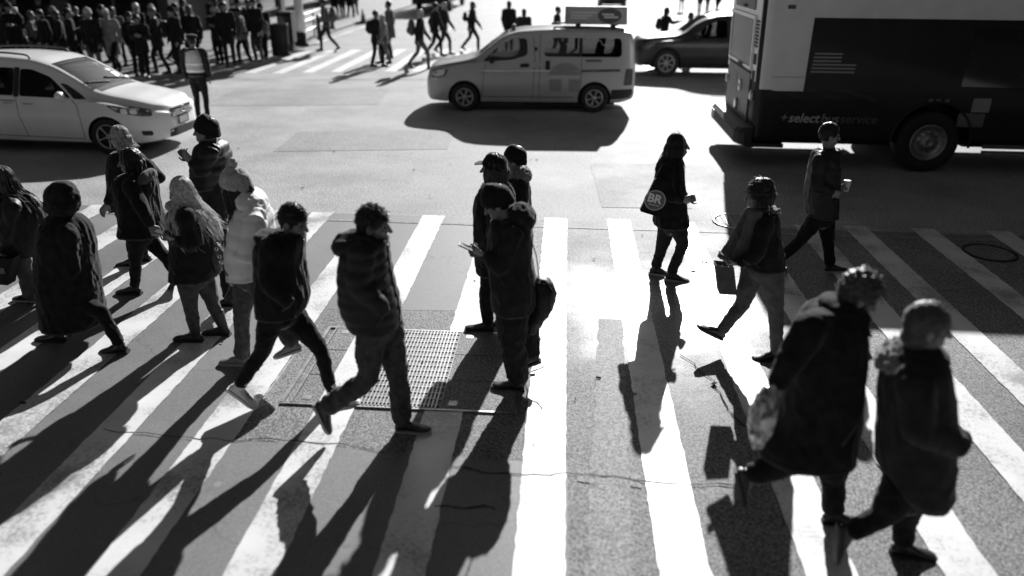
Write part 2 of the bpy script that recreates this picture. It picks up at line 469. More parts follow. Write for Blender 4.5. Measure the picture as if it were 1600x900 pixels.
# far crossing bars on the avenue and its edge lines
for x, ya, yb in ((-9.35, 22.9, 28.5), (-8.5, 22.9, 28.9), (-7.7, 23.2, 29.2), (-6.9, 23.4, 29.4), (-6.1, 23.6, 29.6), (-5.3, 23.7, 29.7), (-4.5, 23.8, 29.8), (-3.7, 24, 29.9), (-2.9, 24, 30), (-2.1, 24, 30), (-1.3, 24, 30), (-.5, 24.1, 30), (.3, 24.1, 30.1), (1.1, 24.1, 30.1), (1.9, 24.1, 30.1), (2.7, 24.2, 30.2)):
    sheet('crossing_stripe', [(x - .16, ya), (x + .16, ya), (x + .19, yb), (x - .19, yb)], .005, M['white_enamel'], road, jit=.012)
sheet('lane_line', [(-9.9, 31), (-9.75, 31), (-9.75, 80), (-9.9, 80)], .005, M['paint'], road)
for k in range(6): sheet('lane_line', [(-5.6, 36 + 9 * k), (-5.48, 36 + 9 * k), (-5.48, 39 + 9 * k), (-5.6, 39 + 9 * k)], .005, M['paint'], road)
sheet('tar_seam', [(-2.0, 18.02), (9, 19.3), (9, 19.36), (-2.0, 18.08)], .0048, M['trim'], road, jit=.01)
for poly in ([(-5.2, 13.4), (-2.1, 13.9), (-2.2, 15.6), (-5.3, 15.1)], [(.6, 10.6), (1.9, 10.65), (1.8, 13.2), (.5, 13.1)], [(-1.2, 20.4), (5.4, 20.9), (5.3, 22.1), (-1.3, 21.6)], [(-8.4, 17.6), (-4.4, 18.2), (-4.6, 20.6), (-8.6, 20.0)]):
    sheet('asphalt_patch', poly, .0045, M['road_cut'], road, jit=.02)
# long cracks filled with dirt: thin sunken-looking ribbons
def crack(pts, w=.0055, z=.0135):
    P = spline([(a, b, 0) for a, b in pts], 8)
    q = [p + V((noise.noise(p * 7 + V((3, 1, 0))) * .05, noise.noise(p * 6) * .05, 0)) for p in P]
    vs, fs = [], []
    for i, p in enumerate(q):
        t = (q[min(i + 1, len(q) - 1)] - q[max(i - 1, 0)]).normalized(); nn = V((-t.y, t.x, 0))
        ww = w * (.5 + abs(noise.noise(p * 13)) * 1.6)
        vs += [V((p.x, p.y, z)) + nn * ww, V((p.x, p.y, z)) - nn * ww]
    for i in range(len(q) - 1): fs.append((2 * i, 2 * i + 2, 2 * i + 3, 2 * i + 1))
    o = pyobj('crack', vs, fs, M['dirt'], road, False)
    if o.data.polygons[0].normal.z < 0: o.data.flip_normals()
for c in ([(-.7, 4.42), (-.2, 4.36), (.3, 4.4), (.9, 4.34), (1.3, 4.37)], [(-3.4, 4.66), (-2.6, 4.6), (-2.0, 4.63), (-1.2, 4.55)], [(1.15, 6.2), (1.35, 5.7), (1.4, 5.2), (1.65, 4.9)],
          [(-.75, 4.0), (-.35, 3.98)], [(2.2, 5.9), (2.5, 6.2), (2.65, 6.6), (2.9, 7.0)], [(-.1, 5.2), (-.25, 5.6), (-.1, 5.9)], [(4.1, 5.2), (4.5, 5.1), (4.9, 5.15)], [(3.6, 4.7), (4.1, 4.6)]):
    crack(c)

mb = MB(); r5 = random.Random(9)
for k in range(60):
    x, y = r5.uniform(-6, 5), r5.uniform(4, 14); q = r5.uniform(.008, .03); a_ = r5.uniform(0, 3)
    Mx = Matrix.Translation((x, y, .016)) @ Matrix.Rotation(a_, 4, 'Z') @ Matrix.Rotation(r5.uniform(-.3, .3), 4, 'X')
    mb.box((-q, -q * r5.uniform(.2, .8), 0), (q, q * .5, .004), Mx)
tag(mb.obj('litter', M['dirt'], None), 'small dark scraps of litter and leaves scattered over the crossing', None, None, 'stuff')
def tar_seam(pts, w):
    n0 = len(road.children); crack(pts, w, .0062); o = road.children[-1]
for pts, w in (([(-9, 21.6), (-4, 22.2), (0, 22.4)], .014), ([(3.2, 17.4), (5.5, 17.6), (9, 17.9)], .012)):
    tar_seam(pts, w)
# vault grating let into the crossing
vault = empty('vault_grating', (-1.25, 5.8, 0), 0, 'rectangular steel grating with concrete border slabs let into the crossing', 'grating')
gx0, gx1, gy0, gy1 = -2.15, -.3, 5.14, 6.48
bx0, bx1 = -1.62, -.9
def lb(mb, x0, y0, x1, y1, z0, z1): mb.box((x0 + 1.25, y0 - 5.8, z0), (x1 + 1.25, y1 - 5.8, z1))
mb = MB()
lb(mb, gx0 - .03, gy0 - .022, gx1 + .03, gy0, .0, .018); lb(mb, gx0 - .03, gy1, gx1 + .03, gy1 + .022, .0, .018)
lb(mb, gx0 - .03, gy0, gx0, gy1, .0, .022); lb(mb, gx1, gy0, gx1 + .03, gy1, .0, .022)
lb(mb, gx0 + .05, gy0, gx0 + .065, gy1, .0, .021)
mb.obj('frame', M['steel'], vault)
mb = MB(); lb(mb, bx0, gy0 + .001, bx1, gy1 - .001, .0, .0135)
mb.obj('pit', M['trim'], vault)  # dark slab under the bars stands in for the shade below
nb = 23
for k in range(nb):
    x = bx0 + .02 + (bx1 - bx0 - .05) * k / (nb - 1)
    mb = MB(); lb(mb, x - .0055, gy0 + .002, x + .0055, gy1 - .002, .0, .024)
    mb.obj('bar', M['steel'], vault)
for k in range(15):
    y = gy0 + .05 + (gy1 - gy0 - .1) * k / 14
    mb = MB(); lb(mb, bx0 + .002, y - .004, bx1 - .002, y + .004, .0, .0215)
    mb.obj('cross_bar', M['steel'], vault)
for x0, x1, ys in ((gx0 + .07, bx0 - .006, 3), (bx1 + .006, gx1 - .004, 3)):
    for k in range(ys):
        a = gy0 + (gy1 - gy0) * k / ys + .006; b = gy0 + (gy1 - gy0) * (k + 1) / ys - .006
        mb = MB(); lb(mb, x0, a, x1, b, .0, .0175)
        mb.obj('slab', M['crossing_old'], vault)
        if k != 1:
            yy = b - .12 if k == 2 else a + .04
            mb = MB(); lb(mb, x0 + .06, yy, x0 + .13, yy + .07, .0, .021); mb.obj('lifting_plate', M['steel'], vault)
# the painted bar carries on across the slabs
for x in (-2.0,):
    pass
sheet('crossing_stripe', [(-1.872, 5.15), (-1.64, 5.15), (-1.64, 6.47), (-1.872, 6.47)], .0215, M['paint'], road, jit=.004)
# round covers
def cover(c, r, label, rim_m):
    t = empty('manhole_cover', (c[0], c[1], 0), 0, label, 'manhole cover')
    pyobj('rim', *lathe([(r, .0), (r, .0165), (r - .035, .0165), (r - .035, .0)], 40, 'Z'), rim_m, t)
    pyobj('lid', *lathe([(.001, .0), (.001, .014), (r - .05, .014), (r - .05, .0)], 40, 'Z'), M['crossing_old'], t, False)
    mb = MB()
    for k in range(-3, 4):
        for j in range(-3, 4):
            if math.hypot(k, j) < 3.6: mb.box((k * r * .24 - .012, j * r * .24 - .012, .013), (k * r * .24 + .012, j * r * .24 + .012, .019))
    tag(mb.obj('stud', M['steel'], t), kind='stuff')
cover((2.42, 10.12), .34, 'round manhole cover with bright rim half in the bus shadow', M['steel'])
cover((5.27, 9.17), .31, 'round dark manhole cover between stripes wholly inside the bus shadow', M['tyre'])

# ---- pavement on the left corner, kerb, kerb line of the side street
def corner(x0, y0, r, far_y, far_x):
    pts = [(x0, far_y)] + [(x0 - r + r * math.cos(a), y0 + r - r * math.sin(a)) for a in [math.pi / 2 * k / 12 for k in range(13)]] + [(far_x, y0)]
    return pts
pl = corner(-10.55, 20.5, 3.2, 160, -90)
def kerb_ribbon(pts, w, z0, z1, name, m, parent=None):
    vs, fs = [], []
    for i, p in enumerate(pts):
        a = V((*pts[max(i - 1, 0)], 0)); b = V((*pts[min(i + 1, len(pts) - 1)], 0))
        t = (b - a).normalized(); nn = V((t.y, -t.x, 0))
        q = V((*p, 0))
        for off, z in ((0, z0), (0, z1), (w, z1), (w, z0)): vs.append(q + nn * off + V((0, 0, z)))
    for i in range(len(pts) - 1):
        for j in range(4): fs.append((4 * i + j, 4 * i + (j + 1) % 4, 4 * i + 4 + (j + 1) % 4, 4 * i + 4 + j))
    return pyobj(name, vs, fs, m, parent, False)
pav = pyobj('pavement', [V((x, y, .13)) for x, y in pl] + [V((-90, 160, .13))], [tuple(range(len(pl) + 1))], M['pavement'], smooth=False)
if pav.data.polygons[0].normal.z < 0: pav.data.flip_normals()
tag(pav, 'concrete pavement of the far left street corner', None, None, 'structure')
k1 = kerb_ribbon(pl, -.16, 0, .14, 'kerb', M['kerb']); tag(k1, kind='structure')
for k in range(11):   # joints between the flags in view
    y = 20.8 + k * 1.5
    sheet('paving_joint', [(-24, y), (-10.75 if y > 23 else -13.6, y), (-10.75 if y > 23 else -13.6, y + .025), (-24, y + .025)], .1345, M['trim'], pav)
pr = [(14.5, 26), (14.5, 160), (90, 160), (90, 26)]
pv2 = pyobj('pavement', [V((x, y, .13)) for x, y in pr], [(3, 2, 1, 0)], M['pavement'], smooth=False)
if pv2.data.polygons[0].normal.z < 0: pv2.data.flip_normals()
tag(pv2, 'concrete pavement on the far right street corner', None, None, 'structure')
tag(kerb_ribbon([(14.5, 160), (14.5, 26), (90, 26)], -.16, 0, .14, 'kerb', M['kerb']), kind='structure')

# ---- buildings: left walls show their feet; heights and unseen rest added to block sky
def building(label, x0, x1, y0, y1, h, face, m, bays, floor_h=3.8):
    b = empty('building', ((x0 + x1) / 2, (y0 + y1) / 2, 0), 0, label, 'building')
    cx, cy = (x0 + x1) / 2, (y0 + y1) / 2
    box('wall', (x0 - cx, y0 - cy, 0), (x1 - cx, y1 - cy, h), m, b)
    # shop front bays on the street face
    n = bays
    for k in range(n):
        if face == 'E': a, c = y0 + (y1 - y0) * k / n, y0 + (y1 - y0) * (k + 1) / n
        else: a, c = x0 + (x1 - x0) * k / n, x0 + (x1 - x0) * (k + 1) / n
        g = .45
        if face == 'E':
            fx = x1 - cx
            w = box('window', (fx - .02, a + g - cy, .6), (fx + .05, c - g - cy, 3.4), M['dark_glass'], b)
            MB().box((fx + .05, a + g - .08 - cy, .5), (fx + .12, c - g + .08 - cy, .6)).box((fx + .05, a + g - .08 - cy, 3.4), (fx + .12, c - g + .08 - cy, 3.5)).box((fx + .05, (a + c) / 2 - .04 - cy, .6), (fx + .1, (a + c) / 2 + .04 - cy, 3.4)).obj('frame', M['steel'], w)
            box('pilaster', (fx + .003, a - .3 - cy, 0), (fx + .22, a + .3 - cy, 3.9), M['facade_pale'], b)
        else:
            fy = y0 - cy
            w = box('window', (a + g - cx, fy - .05, .6), (c - g - cx, fy + .02, 3.4), M['dark_glass'], b)
            MB().box((a + g - .08 - cx, fy - .12, .5), (c - g + .08 - cx, fy - .05, .6)).box((a + g - .08 - cx, fy - .12, 3.4), (c - g + .08 - cx, fy - .05, 3.5)).box(((a + c) / 2 - .04 - cx, fy - .1, .6), ((a + c) / 2 + .04 - cx, fy - .05, 3.4)).obj('frame', M['steel'], w)
            box('pilaster', (a - .3 - cx, fy - .22, 0), (a + .3 - cx, fy - .003, 3.9), M['facade_pale'], b)
    for f in range(1, int(h / floor_h)):
        z = f * floor_h + .6
        if f > 9: break
        for k in range(n):
            if face == 'E':
                a = y0 + (y1 - y0) * (k + .5) / n - cy
                box('window', (x1 - cx - .02, a - 1.1, z), (x1 - cx + .03, a + 1.1, z + 2.1), M['dark_glass'], b)
            else:
                a = x0 + (x1 - x0) * (k + .5) / n - cx
                box('window', (a - 1.1, y0 - cy - .03, z), (a + 1.1, y0 - cy + .02, z + 2.1), M['dark_glass'], b)
    return b
building('dark shop building with pale pilasters behind the crowd on the left corner', -60, -15.8, 31.5, 36, 120, 'S', M['facade'], 10)
building('dark street wall of shop windows along the left pavement', -60, -15.6, 36.05, 140, 140, 'E', M['facade'], 14)
building('unseen tall dark building right of the avenue, added to block sky', 22, 60, 26, 66, 120, 'S', M['facade'], 5)  # out of view; added to narrow the open sky and cut fill
building('unseen dark building across the left side street, added as sky blocker', -60, -19, -30, 8, 140, 'E', M['facade'], 6)  # added outside the frame to hold back sky fill
bld = building('unseen dark building on the near right, added to cut sky fill', 19, 60, -30, 8, 130, 'S', M['facade'], 4)  # unseen; added to cut sky fill from the near right
building('unseen dark tower behind the crossing, added to shut out sky light', -40, 40, -60, -32, 150, 'S', M['facade'], 4)  # unseen; added to shut off sky light behind the camera
building('unseen broad dark building closing the avenue, added against low sky glare', -90, 110, 230, 260, 62, 'S', M['facade'], 8)  # unseen; added to keep bright low sky from glaring off the road
building('unseen dark building far along the side street, added to screen the sky', 70, 110, 8, 26, 60, 'S', M['facade'], 2)  # unseen; added to screen sky at the right end of the side street
building('unseen dark building closing the left side street, added to lower fill light', -150, -110, 4, 36, 70, 'E', M['facade'], 3)  # unseen; added to lower the fill from the left
# ================================================================ vehicles
def hermite(tab):
    xs = [a for a, _ in tab]; ys = [b for _, b in tab]
    n = len(xs); d = [(ys[i + 1] - ys[i]) / (xs[i + 1] - xs[i]) for i in range(n - 1)]
    m = [d[0]] + [0 if d[i - 1] * d[i] <= 0 else 2 * d[i - 1] * d[i] / (d[i - 1] + d[i]) for i in range(1, n - 1)] + [d[-1]]
    def f(x):
        if x <= xs[0]: return ys[0]
        if x >= xs[-1]: return ys[-1]
        i = max(k for k in range(n - 1) if xs[k] <= x)
        h = xs[i + 1] - xs[i]; t = (x - xs[i]) / h
        return ys[i] * (2*t**3 - 3*t*t + 1) + h * m[i] * (t**3 - 2*t*t + t) + ys[i+1] * (3*t*t - 2*t**3) + h * m[i+1] * (t**3 - t*t)
    return f
class Shell:
    """car body by cross-sections; local x runs from 0 (nose) backwards to -L, y lateral, z up"""
    def __init__(s, L, top, belt, sill, width, roofw):
        s.L = L; s.T, s.B, s.K, s.W, s.RW = map(hermite, (top, belt, sill, width, roofw))
    def half(s, q):
        T, K, W = s.T(q), s.K(q), s.W(q); B = min(s.B(q), T - .07); RW = min(s.RW(q), W * .97)
        lo = K + .1
        pts = [(0, K), (.8 * W, K), (.94 * W, K + .025), (.985 * W, lo), (W, lo + (B - lo) * .3), (W * 1.0, lo + (B - lo) * .62), (.985 * W, B - .05), (.962 * W, B)]
        zr = max(T - .085, B + .005)
        a = V((.962 * W, B)); b = V((RW, zr))
        pts += [tuple(a.lerp(b, t)) for t in (.33, .67)]
        pts += [(RW, zr), (RW - .035, T - .04), (RW - .1, T - .012), (RW * .6, T), (RW * .3, T + .008), (0, T + .01)]
        return pts
    def side(s, q, z):
        P = s.half(q)[1:12]
        best = P[0][0]
        for (y0, z0), (y1, z1) in zip(P, P[1:]):
            if z0 <= z <= z1 and z1 > z0: return y0 + (y1 - y0) * (z - z0) / (z1 - z0)
        return P[-1][0] if z > P[-1][1] else best
    def topz(s, q, y):
        P = s.half(q)[9:]; y = abs(y)
        for (y0, z0), (y1, z1) in zip(P, P[1:]):
            if y1 <= y <= y0: return z0 + (z1 - z0) * (y0 - y) / max(y0 - y1, 1e-6)
        return P[0][1]
    def mesh(s, n=84):
        qs = sorted(set([0, .015, .04, .08, .13, .2] + [s.L * k / n for k in range(4, n - 2)] + [s.L - .14, s.L - .08, s.L - .04, s.L - .015, s.L]))
        rings = []
        for q in qs:
            h = s.half(q)
            rings.append([V((-q, y, z)) for y, z in h] + [V((-q, -y, z)) for y, z in h[-2:0:-1]])
        return rings_shape(rings)
    def build(s, paint, parent, wells, r_well, cut_windows, name='body'):
        vs, fs = s.mesh()
        me = bpy.data.meshes.new('t'); me.from_pydata([tuple(v) for v in vs], [], fs)
        me.materials.append(paint); me.materials.append(M['interior'])
        for p in me.polygons: p.use_smooth = True
        o = bpy.data.objects.new('t', me); COL.objects.link(o)
        cut = MB()
        for q, zc in wells:
            for sg in (-1, 1):
                w = s.W(q)
                ring = lambda y: [V((-q + r_well * math.cos(a), y, zc + r_well * math.sin(a))) for a in [2 * math.pi * k / 32 for k in range(32)]]
                cut.add(rings_shape([ring(sg * (w - .3)), ring(sg * (w + .2))]))
        for poly in cut_windows:
            cut.add(rings_shape([[V((-q, y, z)) for q, z in poly] for y in (-1.4, 1.4)]))
        mc = bpy.data.meshes.new('c'); mc.from_pydata([tuple(v) for v in cut.v], [], cut.f)
        mc.materials.append(paint); mc.materials.append(M['interior'])
        for p in mc.polygons: p.material_index = 1
        bmx = bmesh.new(); bmx.from_mesh(mc); bmesh.ops.recalc_face_normals(bmx, faces=bmx.faces); bmx.to_mesh(mc); bmx.free()
        oc = bpy.data.objects.new('c', mc); COL.objects.link(oc)
        bmx = bmesh.new(); bmx.from_mesh(me); bmesh.ops.recalc_face_normals(bmx, faces=bmx.faces); bmx.to_mesh(me); bmx.free()
        b = o.modifiers.new('b', 'BOOLEAN'); b.operation = 'DIFFERENCE'; b.object = oc; b.solver = 'EXACT'; b.use_self = False
        dg = bpy.context.evaluated_depsgraph_get()
        r = bpy.data.meshes.new_from_object(o.evaluated_get(dg), depsgraph=dg)
        bpy.data.objects.remove(o); bpy.data.objects.remove(oc)
        r.name = name
        ob = bpy.data.objects.new(name, r); COL.objects.link(ob); ob.parent = parent
        for p in r.polygons:
            p.use_smooth = p.material_index == 0
        try: r.set_sharp_from_angle(angle=R(38))
        except Exception: pass
        return ob
    def patch(s, name, poly, m, parent, off=.004, grid=.06, sides=(1, -1), thick=.0):
        """a panel laid on the body side inside the outline poly [(q, z)...]"""
        for sg in sides:
            bm = bmesh.new()
            f = bm.faces.new([bm.verts.new((-q, 0, z)) for q, z in poly])
            q0, q1 = min(q for q, _ in poly), max(q for q, _ in poly)
            z0, z1 = min(z for _, z in poly), max(z for _, z in poly)
            k = int((q1 - q0) / (grid * 2)); 
            for i in range(1, k + 1): bmesh.ops.bisect_plane(bm, geom=bm.verts[:] + bm.edges[:] + bm.faces[:], plane_co=(-(q0 + (q1 - q0) * i / (k + 1)), 0, 0), plane_no=(1, 0, 0))
            k = int((z1 - z0) / grid)
            for i in range(1, k + 1): bmesh.ops.bisect_plane(bm, geom=bm.verts[:] + bm.edges[:] + bm.faces[:], plane_co=(0, 0, z0 + (z1 - z0) * i / (k + 1)), plane_no=(0, 0, 1))
            for v in bm.verts: v.co.y = sg * (s.side(-v.co.x, v.co.z) + off)
            bmesh.ops.recalc_face_normals(bm, faces=bm.faces)
            if sum(ff.normal.y for ff in bm.faces) * sg < 0: bmesh.ops.reverse_faces(bm, faces=bm.faces)
            me = bpy.data.meshes.new(name); bm.to_mesh(me); bm.free()
            o = mesh_obj(name, me, m, parent)
            yield o
    def top_patch(s, name, q0, q1, fr, m, parent, off=.006, n=10, m2=9, lip=0):
        vs, fs = [], []
        for i in range(n + 1):
            q = q0 + (q1 - q0) * i / n
            w = s.half(q)[10][0] * fr - lip * (1 - i / n)
            for j in range(m2 + 1):
                y = -w + 2 * w * j / m2
                vs.append(V((-q, y, s.topz(q, y) + off)))
        for i in range(n):
            for j in range(m2):
                a = i * (m2 + 1) + j
                fs.append((a, a + 1, a + m2 + 2, a + m2 + 1))
        o = pyobj(name, vs, fs, m, parent)
        if o.data.polygons[len(fs) // 2].normal.z < 0: o.data.flip_normals()
        return o
def inset(poly, d):
    cx = sum(p[0] for p in poly) / len(poly); cz = sum(p[1] for p in poly) / len(poly)
    return [(cx + (x - cx) * (1 - d), cz + (z - cz) * (1 - d)) for x, z in poly]
def rounded(poly, r, n=4):
    out = []
    k = len(poly)
    for i in range(k):
        p, a, b = V(poly[i]), V(poly[i - 1]), V(poly[(i + 1) % k])
        da = (a - p); db = (b - p); ra = min(r, da.length * .4); rb = min(r, db.length * .4)
        A, Bp = p + da.normalized() * ra, p + db.normalized() * rb
        for j in range(n + 1):
            t = j / n
            out.append(tuple(A * (1 - t) ** 2 + p * 2 * t * (1 - t) + Bp * t * t))
    return out
def wheel(parent, loc, r, w, side, spokes, rim_r, spin=0.0, rim_m=None, tyre_m=None, paired=False):
    """wheel > tyre, rim; side +1/-1 says where its outer face looks along y"""
    s = side
    hub = pyobj('wheel', *lathe([(.01, -s * w * .2), (rim_r * .9, -s * w * .2), (rim_r * .9, s * w * .12), (.01, s * w * .12)], 24), M['trim'], parent, False)
    hub.location = loc; hub.rotation_euler = (0, spin, 0)
    t = .012
    pyobj('tyre', *lathe([(rim_r, -w / 2), (r - .03, -w / 2), (r - .006, -w / 2 + .02), (r, -w / 2 + .05), (r, w / 2 - .05), (r - .006, w / 2 - .02), (r - .03, w / 2), (rim_r + .02, w / 2 + .006), (rim_r, w / 2 - .02)], 36), tyre_m or M['tyre'], hub)
    mb = MB()
    y0 = s * w * .5
    mb.add(lathe([(rim_r, y0 - s * .04), (rim_r, y0 - s * .002), (rim_r - .022, y0 - s * .004), (rim_r - .03, y0 - s * .04)], 36))
    mb.add(lathe([(.004, y0 - s * .05), (.055, y0 - s * .05), (.05, y0 - s * .015), (.004, y0 - s * .012)], 18))
    for k in range(spokes):
        for dd in ((-.11, .11) if paired else (0,)):
            a = 2 * math.pi * k / spokes
            ca, sa = math.cos(a), math.sin(a)
            a2 = a + dd
            p0 = V((ca * .045, y0 - s * .03, sa * .045)); p1 = V((math.cos(a2) * (rim_r - .015), y0 - s * .014, math.sin(a2) * (rim_r - .015)))
            mb.add(tube([p0, (p0 + p1) / 2, p1], [.02, .016, .019] if not paired else [.014, .012, .014], 6, sub=2))
    mb.obj('rim', rim_m or M['rim'], hub, True)
    return hub
def seam(shell, pts, parent, sides=(1, -1), w=.006):
    for sg in sides:
        vs, fs = [], []
        P = []
        for (a, b), (c, d) in zip(pts, pts[1:]):
            for k in range(8): P.append((a + (c - a) * k / 8, b + (d - b) * k / 8))
        P.append(pts[-1])
        for i, (q, z) in enumerate(P):
            q2, z2 = P[min(i + 1, len(P) - 1)]; q1, z1 = P[max(i - 1, 0)]
            t = V((q2 - q1, z2 - z1)).normalized(); nx, nz = -t.y * w, t.x * w
            for e in (1, -1):
                qq, zz = q + nx * e, z + nz * e
                vs.append(V((-qq, sg * (shell.side(qq, zz) + .0022), zz)))
        for i in range(len(P) - 1): fs.append((2 * i, 2 * i + 1, 2 * i + 3, 2 * i + 2))
        pyobj('door_seam', vs, fs, M['trim'], parent, False)
def handle(shell, q, z, parent, m, sides=(1, -1), ln=.19):
    for sg in sides:
        y = shell.side(q, z)
        P = [V((-q + ln / 2, sg * (y - .005), z)), V((-q + ln * .35, sg * (y + .03), z)), V((-q - ln * .35, sg * (y + .03), z)), V((-q - ln / 2, sg * (y - .005), z))]
        pyobj('door_handle', *tube(P, [(.016, .012)] * 4, 8, sub=3), m, parent)
def mirror(shell, q, z, parent, m, sides=(1, -1), s=1.0):
    for sg in sides:
        y = shell.side(q, z)
        mb = MB()
        mb.add(ellipsoid((-q + .0, sg * (y + .15 * s), z + .07 * s), AX, (.07 * s, .12 * s, .085 * s), 14, 10))
        mb.add(tube([V((-q + .02, sg * (y - .02), z)), V((-q + .01, sg * (y + .1), z + .03))], [.03, .035], 8, sub=1))
        mb.obj('wing_mirror', m, parent, True)
def seats(parent, rows, zb, w):
    for q in rows:
        for y in (-w, w):
            mb = MB()
            mb.add(tube([V((-q - .28, y, zb)), V((-q - .36, y, zb + .34)), V((-q - .4, y, zb + .55))], [(.2, .07), (.2, .06), (.16, .05)], 12))
            mb.add(ellipsoid((-q - .42, y, zb + .68), AX, (.05, .12, .09), 12, 8))
            mb.obj('seat', M['seat_cloth'], parent, True)
def lamp(shell, name, poly, parent, m, sides=(1, -1)):
    for o in shell.patch(name, poly, m, parent, .006, .05, sides): pass
def front_bits(shell, parent): pass

# ---------------------------------------------------------------- white minivan, front to the right
def minivan():
    c = at(174, 221, 12.88)
    t = empty('minivan', (c.x + .93 * .99, 12.88 + .93 * .94, 0), R(-1.5), 'white minivan entering from the left with dark side windows and roof rack', 'minivan')
    t.scale = (.93, .93, .93)
    s = Shell(5.08,
        [(0, .78), (.05, .86), (.2, .93), (.6, 1.02), (1.05, 1.1), (1.3, 1.17), (1.7, 1.4), (2.1, 1.6), (2.5, 1.7), (3.2, 1.74), (4.2, 1.71), (4.75, 1.62), (4.95, 1.3), (5.08, 1.0)],
        [(0, .74), (.3, .83), (1.2, .98), (2, 1.02), (4, 1.08), (5.08, 1.0)],
        [(0, .36), (.12, .24), (.5, .2), (4.6, .22), (5.0, .3), (5.08, .4)],
        [(0, .45), (.05, .62), (.15, .76), (.35, .88), (.7, .96), (1.3, .99), (4.2, .985), (4.9, .93), (5.08, .8)],
        [(0, .4), (.3, .75), (1.1, .78), (1.5, .74), (2.4, .7), (4.2, .68), (5.08, .62)])
    wells = [(1.0, .345), (4.03, .345)]
    front = rounded([(1.62, 1.035), (2.62, 1.06), (2.62, 1.53), (2.4, 1.525), (2.05, 1.4)], .05)
    rear = rounded([(2.74, 1.065), (3.66, 1.09), (3.62, 1.56), (2.74, 1.545)], .05)
    third = rounded([(3.76, 1.1), (4.55, 1.13), (4.42, 1.52), (3.73, 1.56)], .06)
    s.build(M['white_paint'], t, wells, .385, [front, rear])
    for poly, cut in ((front, 1), (rear, 1), (third, 0)):
        for o in s.patch('side_window', poly, M['window_glass'] if cut else M['dark_glass'], t, -.012 if cut else .004): pass
    for poly in (inset([(1.58, 1.03), (2.68, 1.055), (2.68, 1.56), (2.38, 1.555), (2.0, 1.42)], 0), ):
        pass
    q = rounded([(1.33, 1.02), (1.56, 1.028), (1.86, 1.29), (1.74, 1.27)], .03)
    for o in s.patch('quarter_window', q, M['dark_glass'], t, .004): pass
    for o in s.patch('window_pillar', [(2.625, 1.05), (2.735, 1.05), (2.735, 1.56), (2.625, 1.55)], M['trim'], t, .004): pass
    for o in s.patch('window_pillar', [(3.66, 1.08), (3.76, 1.085), (3.73, 1.57), (3.63, 1.575)], M['trim'], t, .004): pass
    s.top_patch('windscreen', 1.3, 2.12, .93, M['dark_glass'], t, .006, 10, 9, .03)
    mb = MB()
    for y0, y1 in ((.62, .02), (-.02, -.6)):
        P = []
        for k in range(7):
            y = y0 + (y1 - y0) * k / 6; qq = 1.36 + .13 * (k / 6)
            P.append(V((-qq, y, s.topz(qq, y) + .022)))
        mb.add(tube(P, [.011] * 7, 6, sub=1))
    mb.obj('wiper', M['trim'], t, True)
    s.top_patch('cowl', 1.18, 1.31, .95, M['trim'], t, .005, 3, 9)
    # inside: dashboard and seats seen through the glass
    seats(t, (1.75, 2.75), .82, .42)
    pyobj('steering_wheel', *lathe([(.17, -.012), (.19, 0), (.17, .012), (.155, 0)], 20, 'Z', (-1.85, .4, 1.12)), M['trim'], t)
    for sgn in (1, -1):
        P = [V((-qq, sgn * (s.half(qq)[10][0] - .12), s.T(qq) + zz)) for qq, zz in ((2.5, .0), (2.62, .055), (3.3, .06), (4.0, .055), (4.12, .0))]
        pyobj('roof_rail', *tube(P, [(.02, .018)] * 5, 8), M['trim'], t)
    seam(s, [(1.46, .3), (1.47, .6), (1.5, .93), (1.6, 1.02)], t); seam(s, [(2.58, .3), (2.68, .7), (2.68, 1.05)], t); seam(s, [(3.72, .34), (3.74, 1.08)], t)
    seam(s, [(2.7, .98), (4.6, 1.02)], t, w=.008)
    seam(s, [(1.46, .3), (3.72, .34)], t)
    handle(s, 2.45, .93, t, M['chrome']); handle(s, 2.86, .94, t, M['chrome'])
    mirror(s, 1.72, 1.03, t, M['white_paint'], s=1.0)
    lamp(s, 'headlight', rounded([(.2, .84), (.5, .9), (.95, .93), (.75, .8), (.35, .73), (.16, .72)], .05), t, M['lamp_dark'])
    for q0_, q1_ in ((.26, .36), (.4, .52), (.56, .68)):
        for o in s.patch('headlight_lens', rounded([(q0_, .82 + q0_ * .08), (q1_, .82 + q1_ * .08), (q1_, .755 + q1_ * .05), (q0_, .745 + q0_ * .05)], .04), M['chrome'], t, .01): pass
    for o in s.patch('indicator', rounded([(.7, .885), (.88, .91), (.76, .83)], .03), M['lamp_glass'], t, .01): pass
    lamp(s, 'fog_lamp', rounded([(.2, .45), (.38, .46), (.36, .37), (.2, .36)], .03), t, M['trim'])
    # nose: grille, badge, plate, intake
    def nose(name, y0, y1, z0, z1, m, off=.012, n=8):
        vs, fs = [], []
        for j in range(n + 1):
            y = y0 + (y1 - y0) * j / n
            for z in (z0, z1):
                # march along the nose until the body is wide enough
                qq = 0.0
                while qq < .5 and (s.side(qq, z) < abs(y) or s.T(qq) < z): qq += .004
                vs.append(V((-qq + off, y, z)))
        for j in range(n): fs.append((2 * j, 2 * j + 2, 2 * j + 3, 2 * j + 1))
        o = pyobj(name, vs, fs, m, t)
        if sum(p.normal.x for p in o.data.polygons) < 0: o.data.flip_normals()
        return o
    g = nose('grille', -.42, .42, .64, .8, M['trim'])
    for k in range(4): nose('grille_bar', -.4, .4, .655 + k * .038, .67 + k * .038, M['chrome'], .02)
    nose('intake', -.5, .5, .27, .42, M['trim'])
    nose('number_plate', -.16, .16, .48, .6, M['print_pale'], .02)
    nose('plate_holder', -.2, .2, .46, .62, M['trim'], .016)
    pyobj('badge', *lathe([(.06, -.006), (.075, 0), (.06, .006), (.048, 0)], 20, 'Y'), M['chrome'], t).matrix_local = Matrix.Translation((.035, 0, .74)) @ Matrix.Rotation(R(90), 4, 'Z')
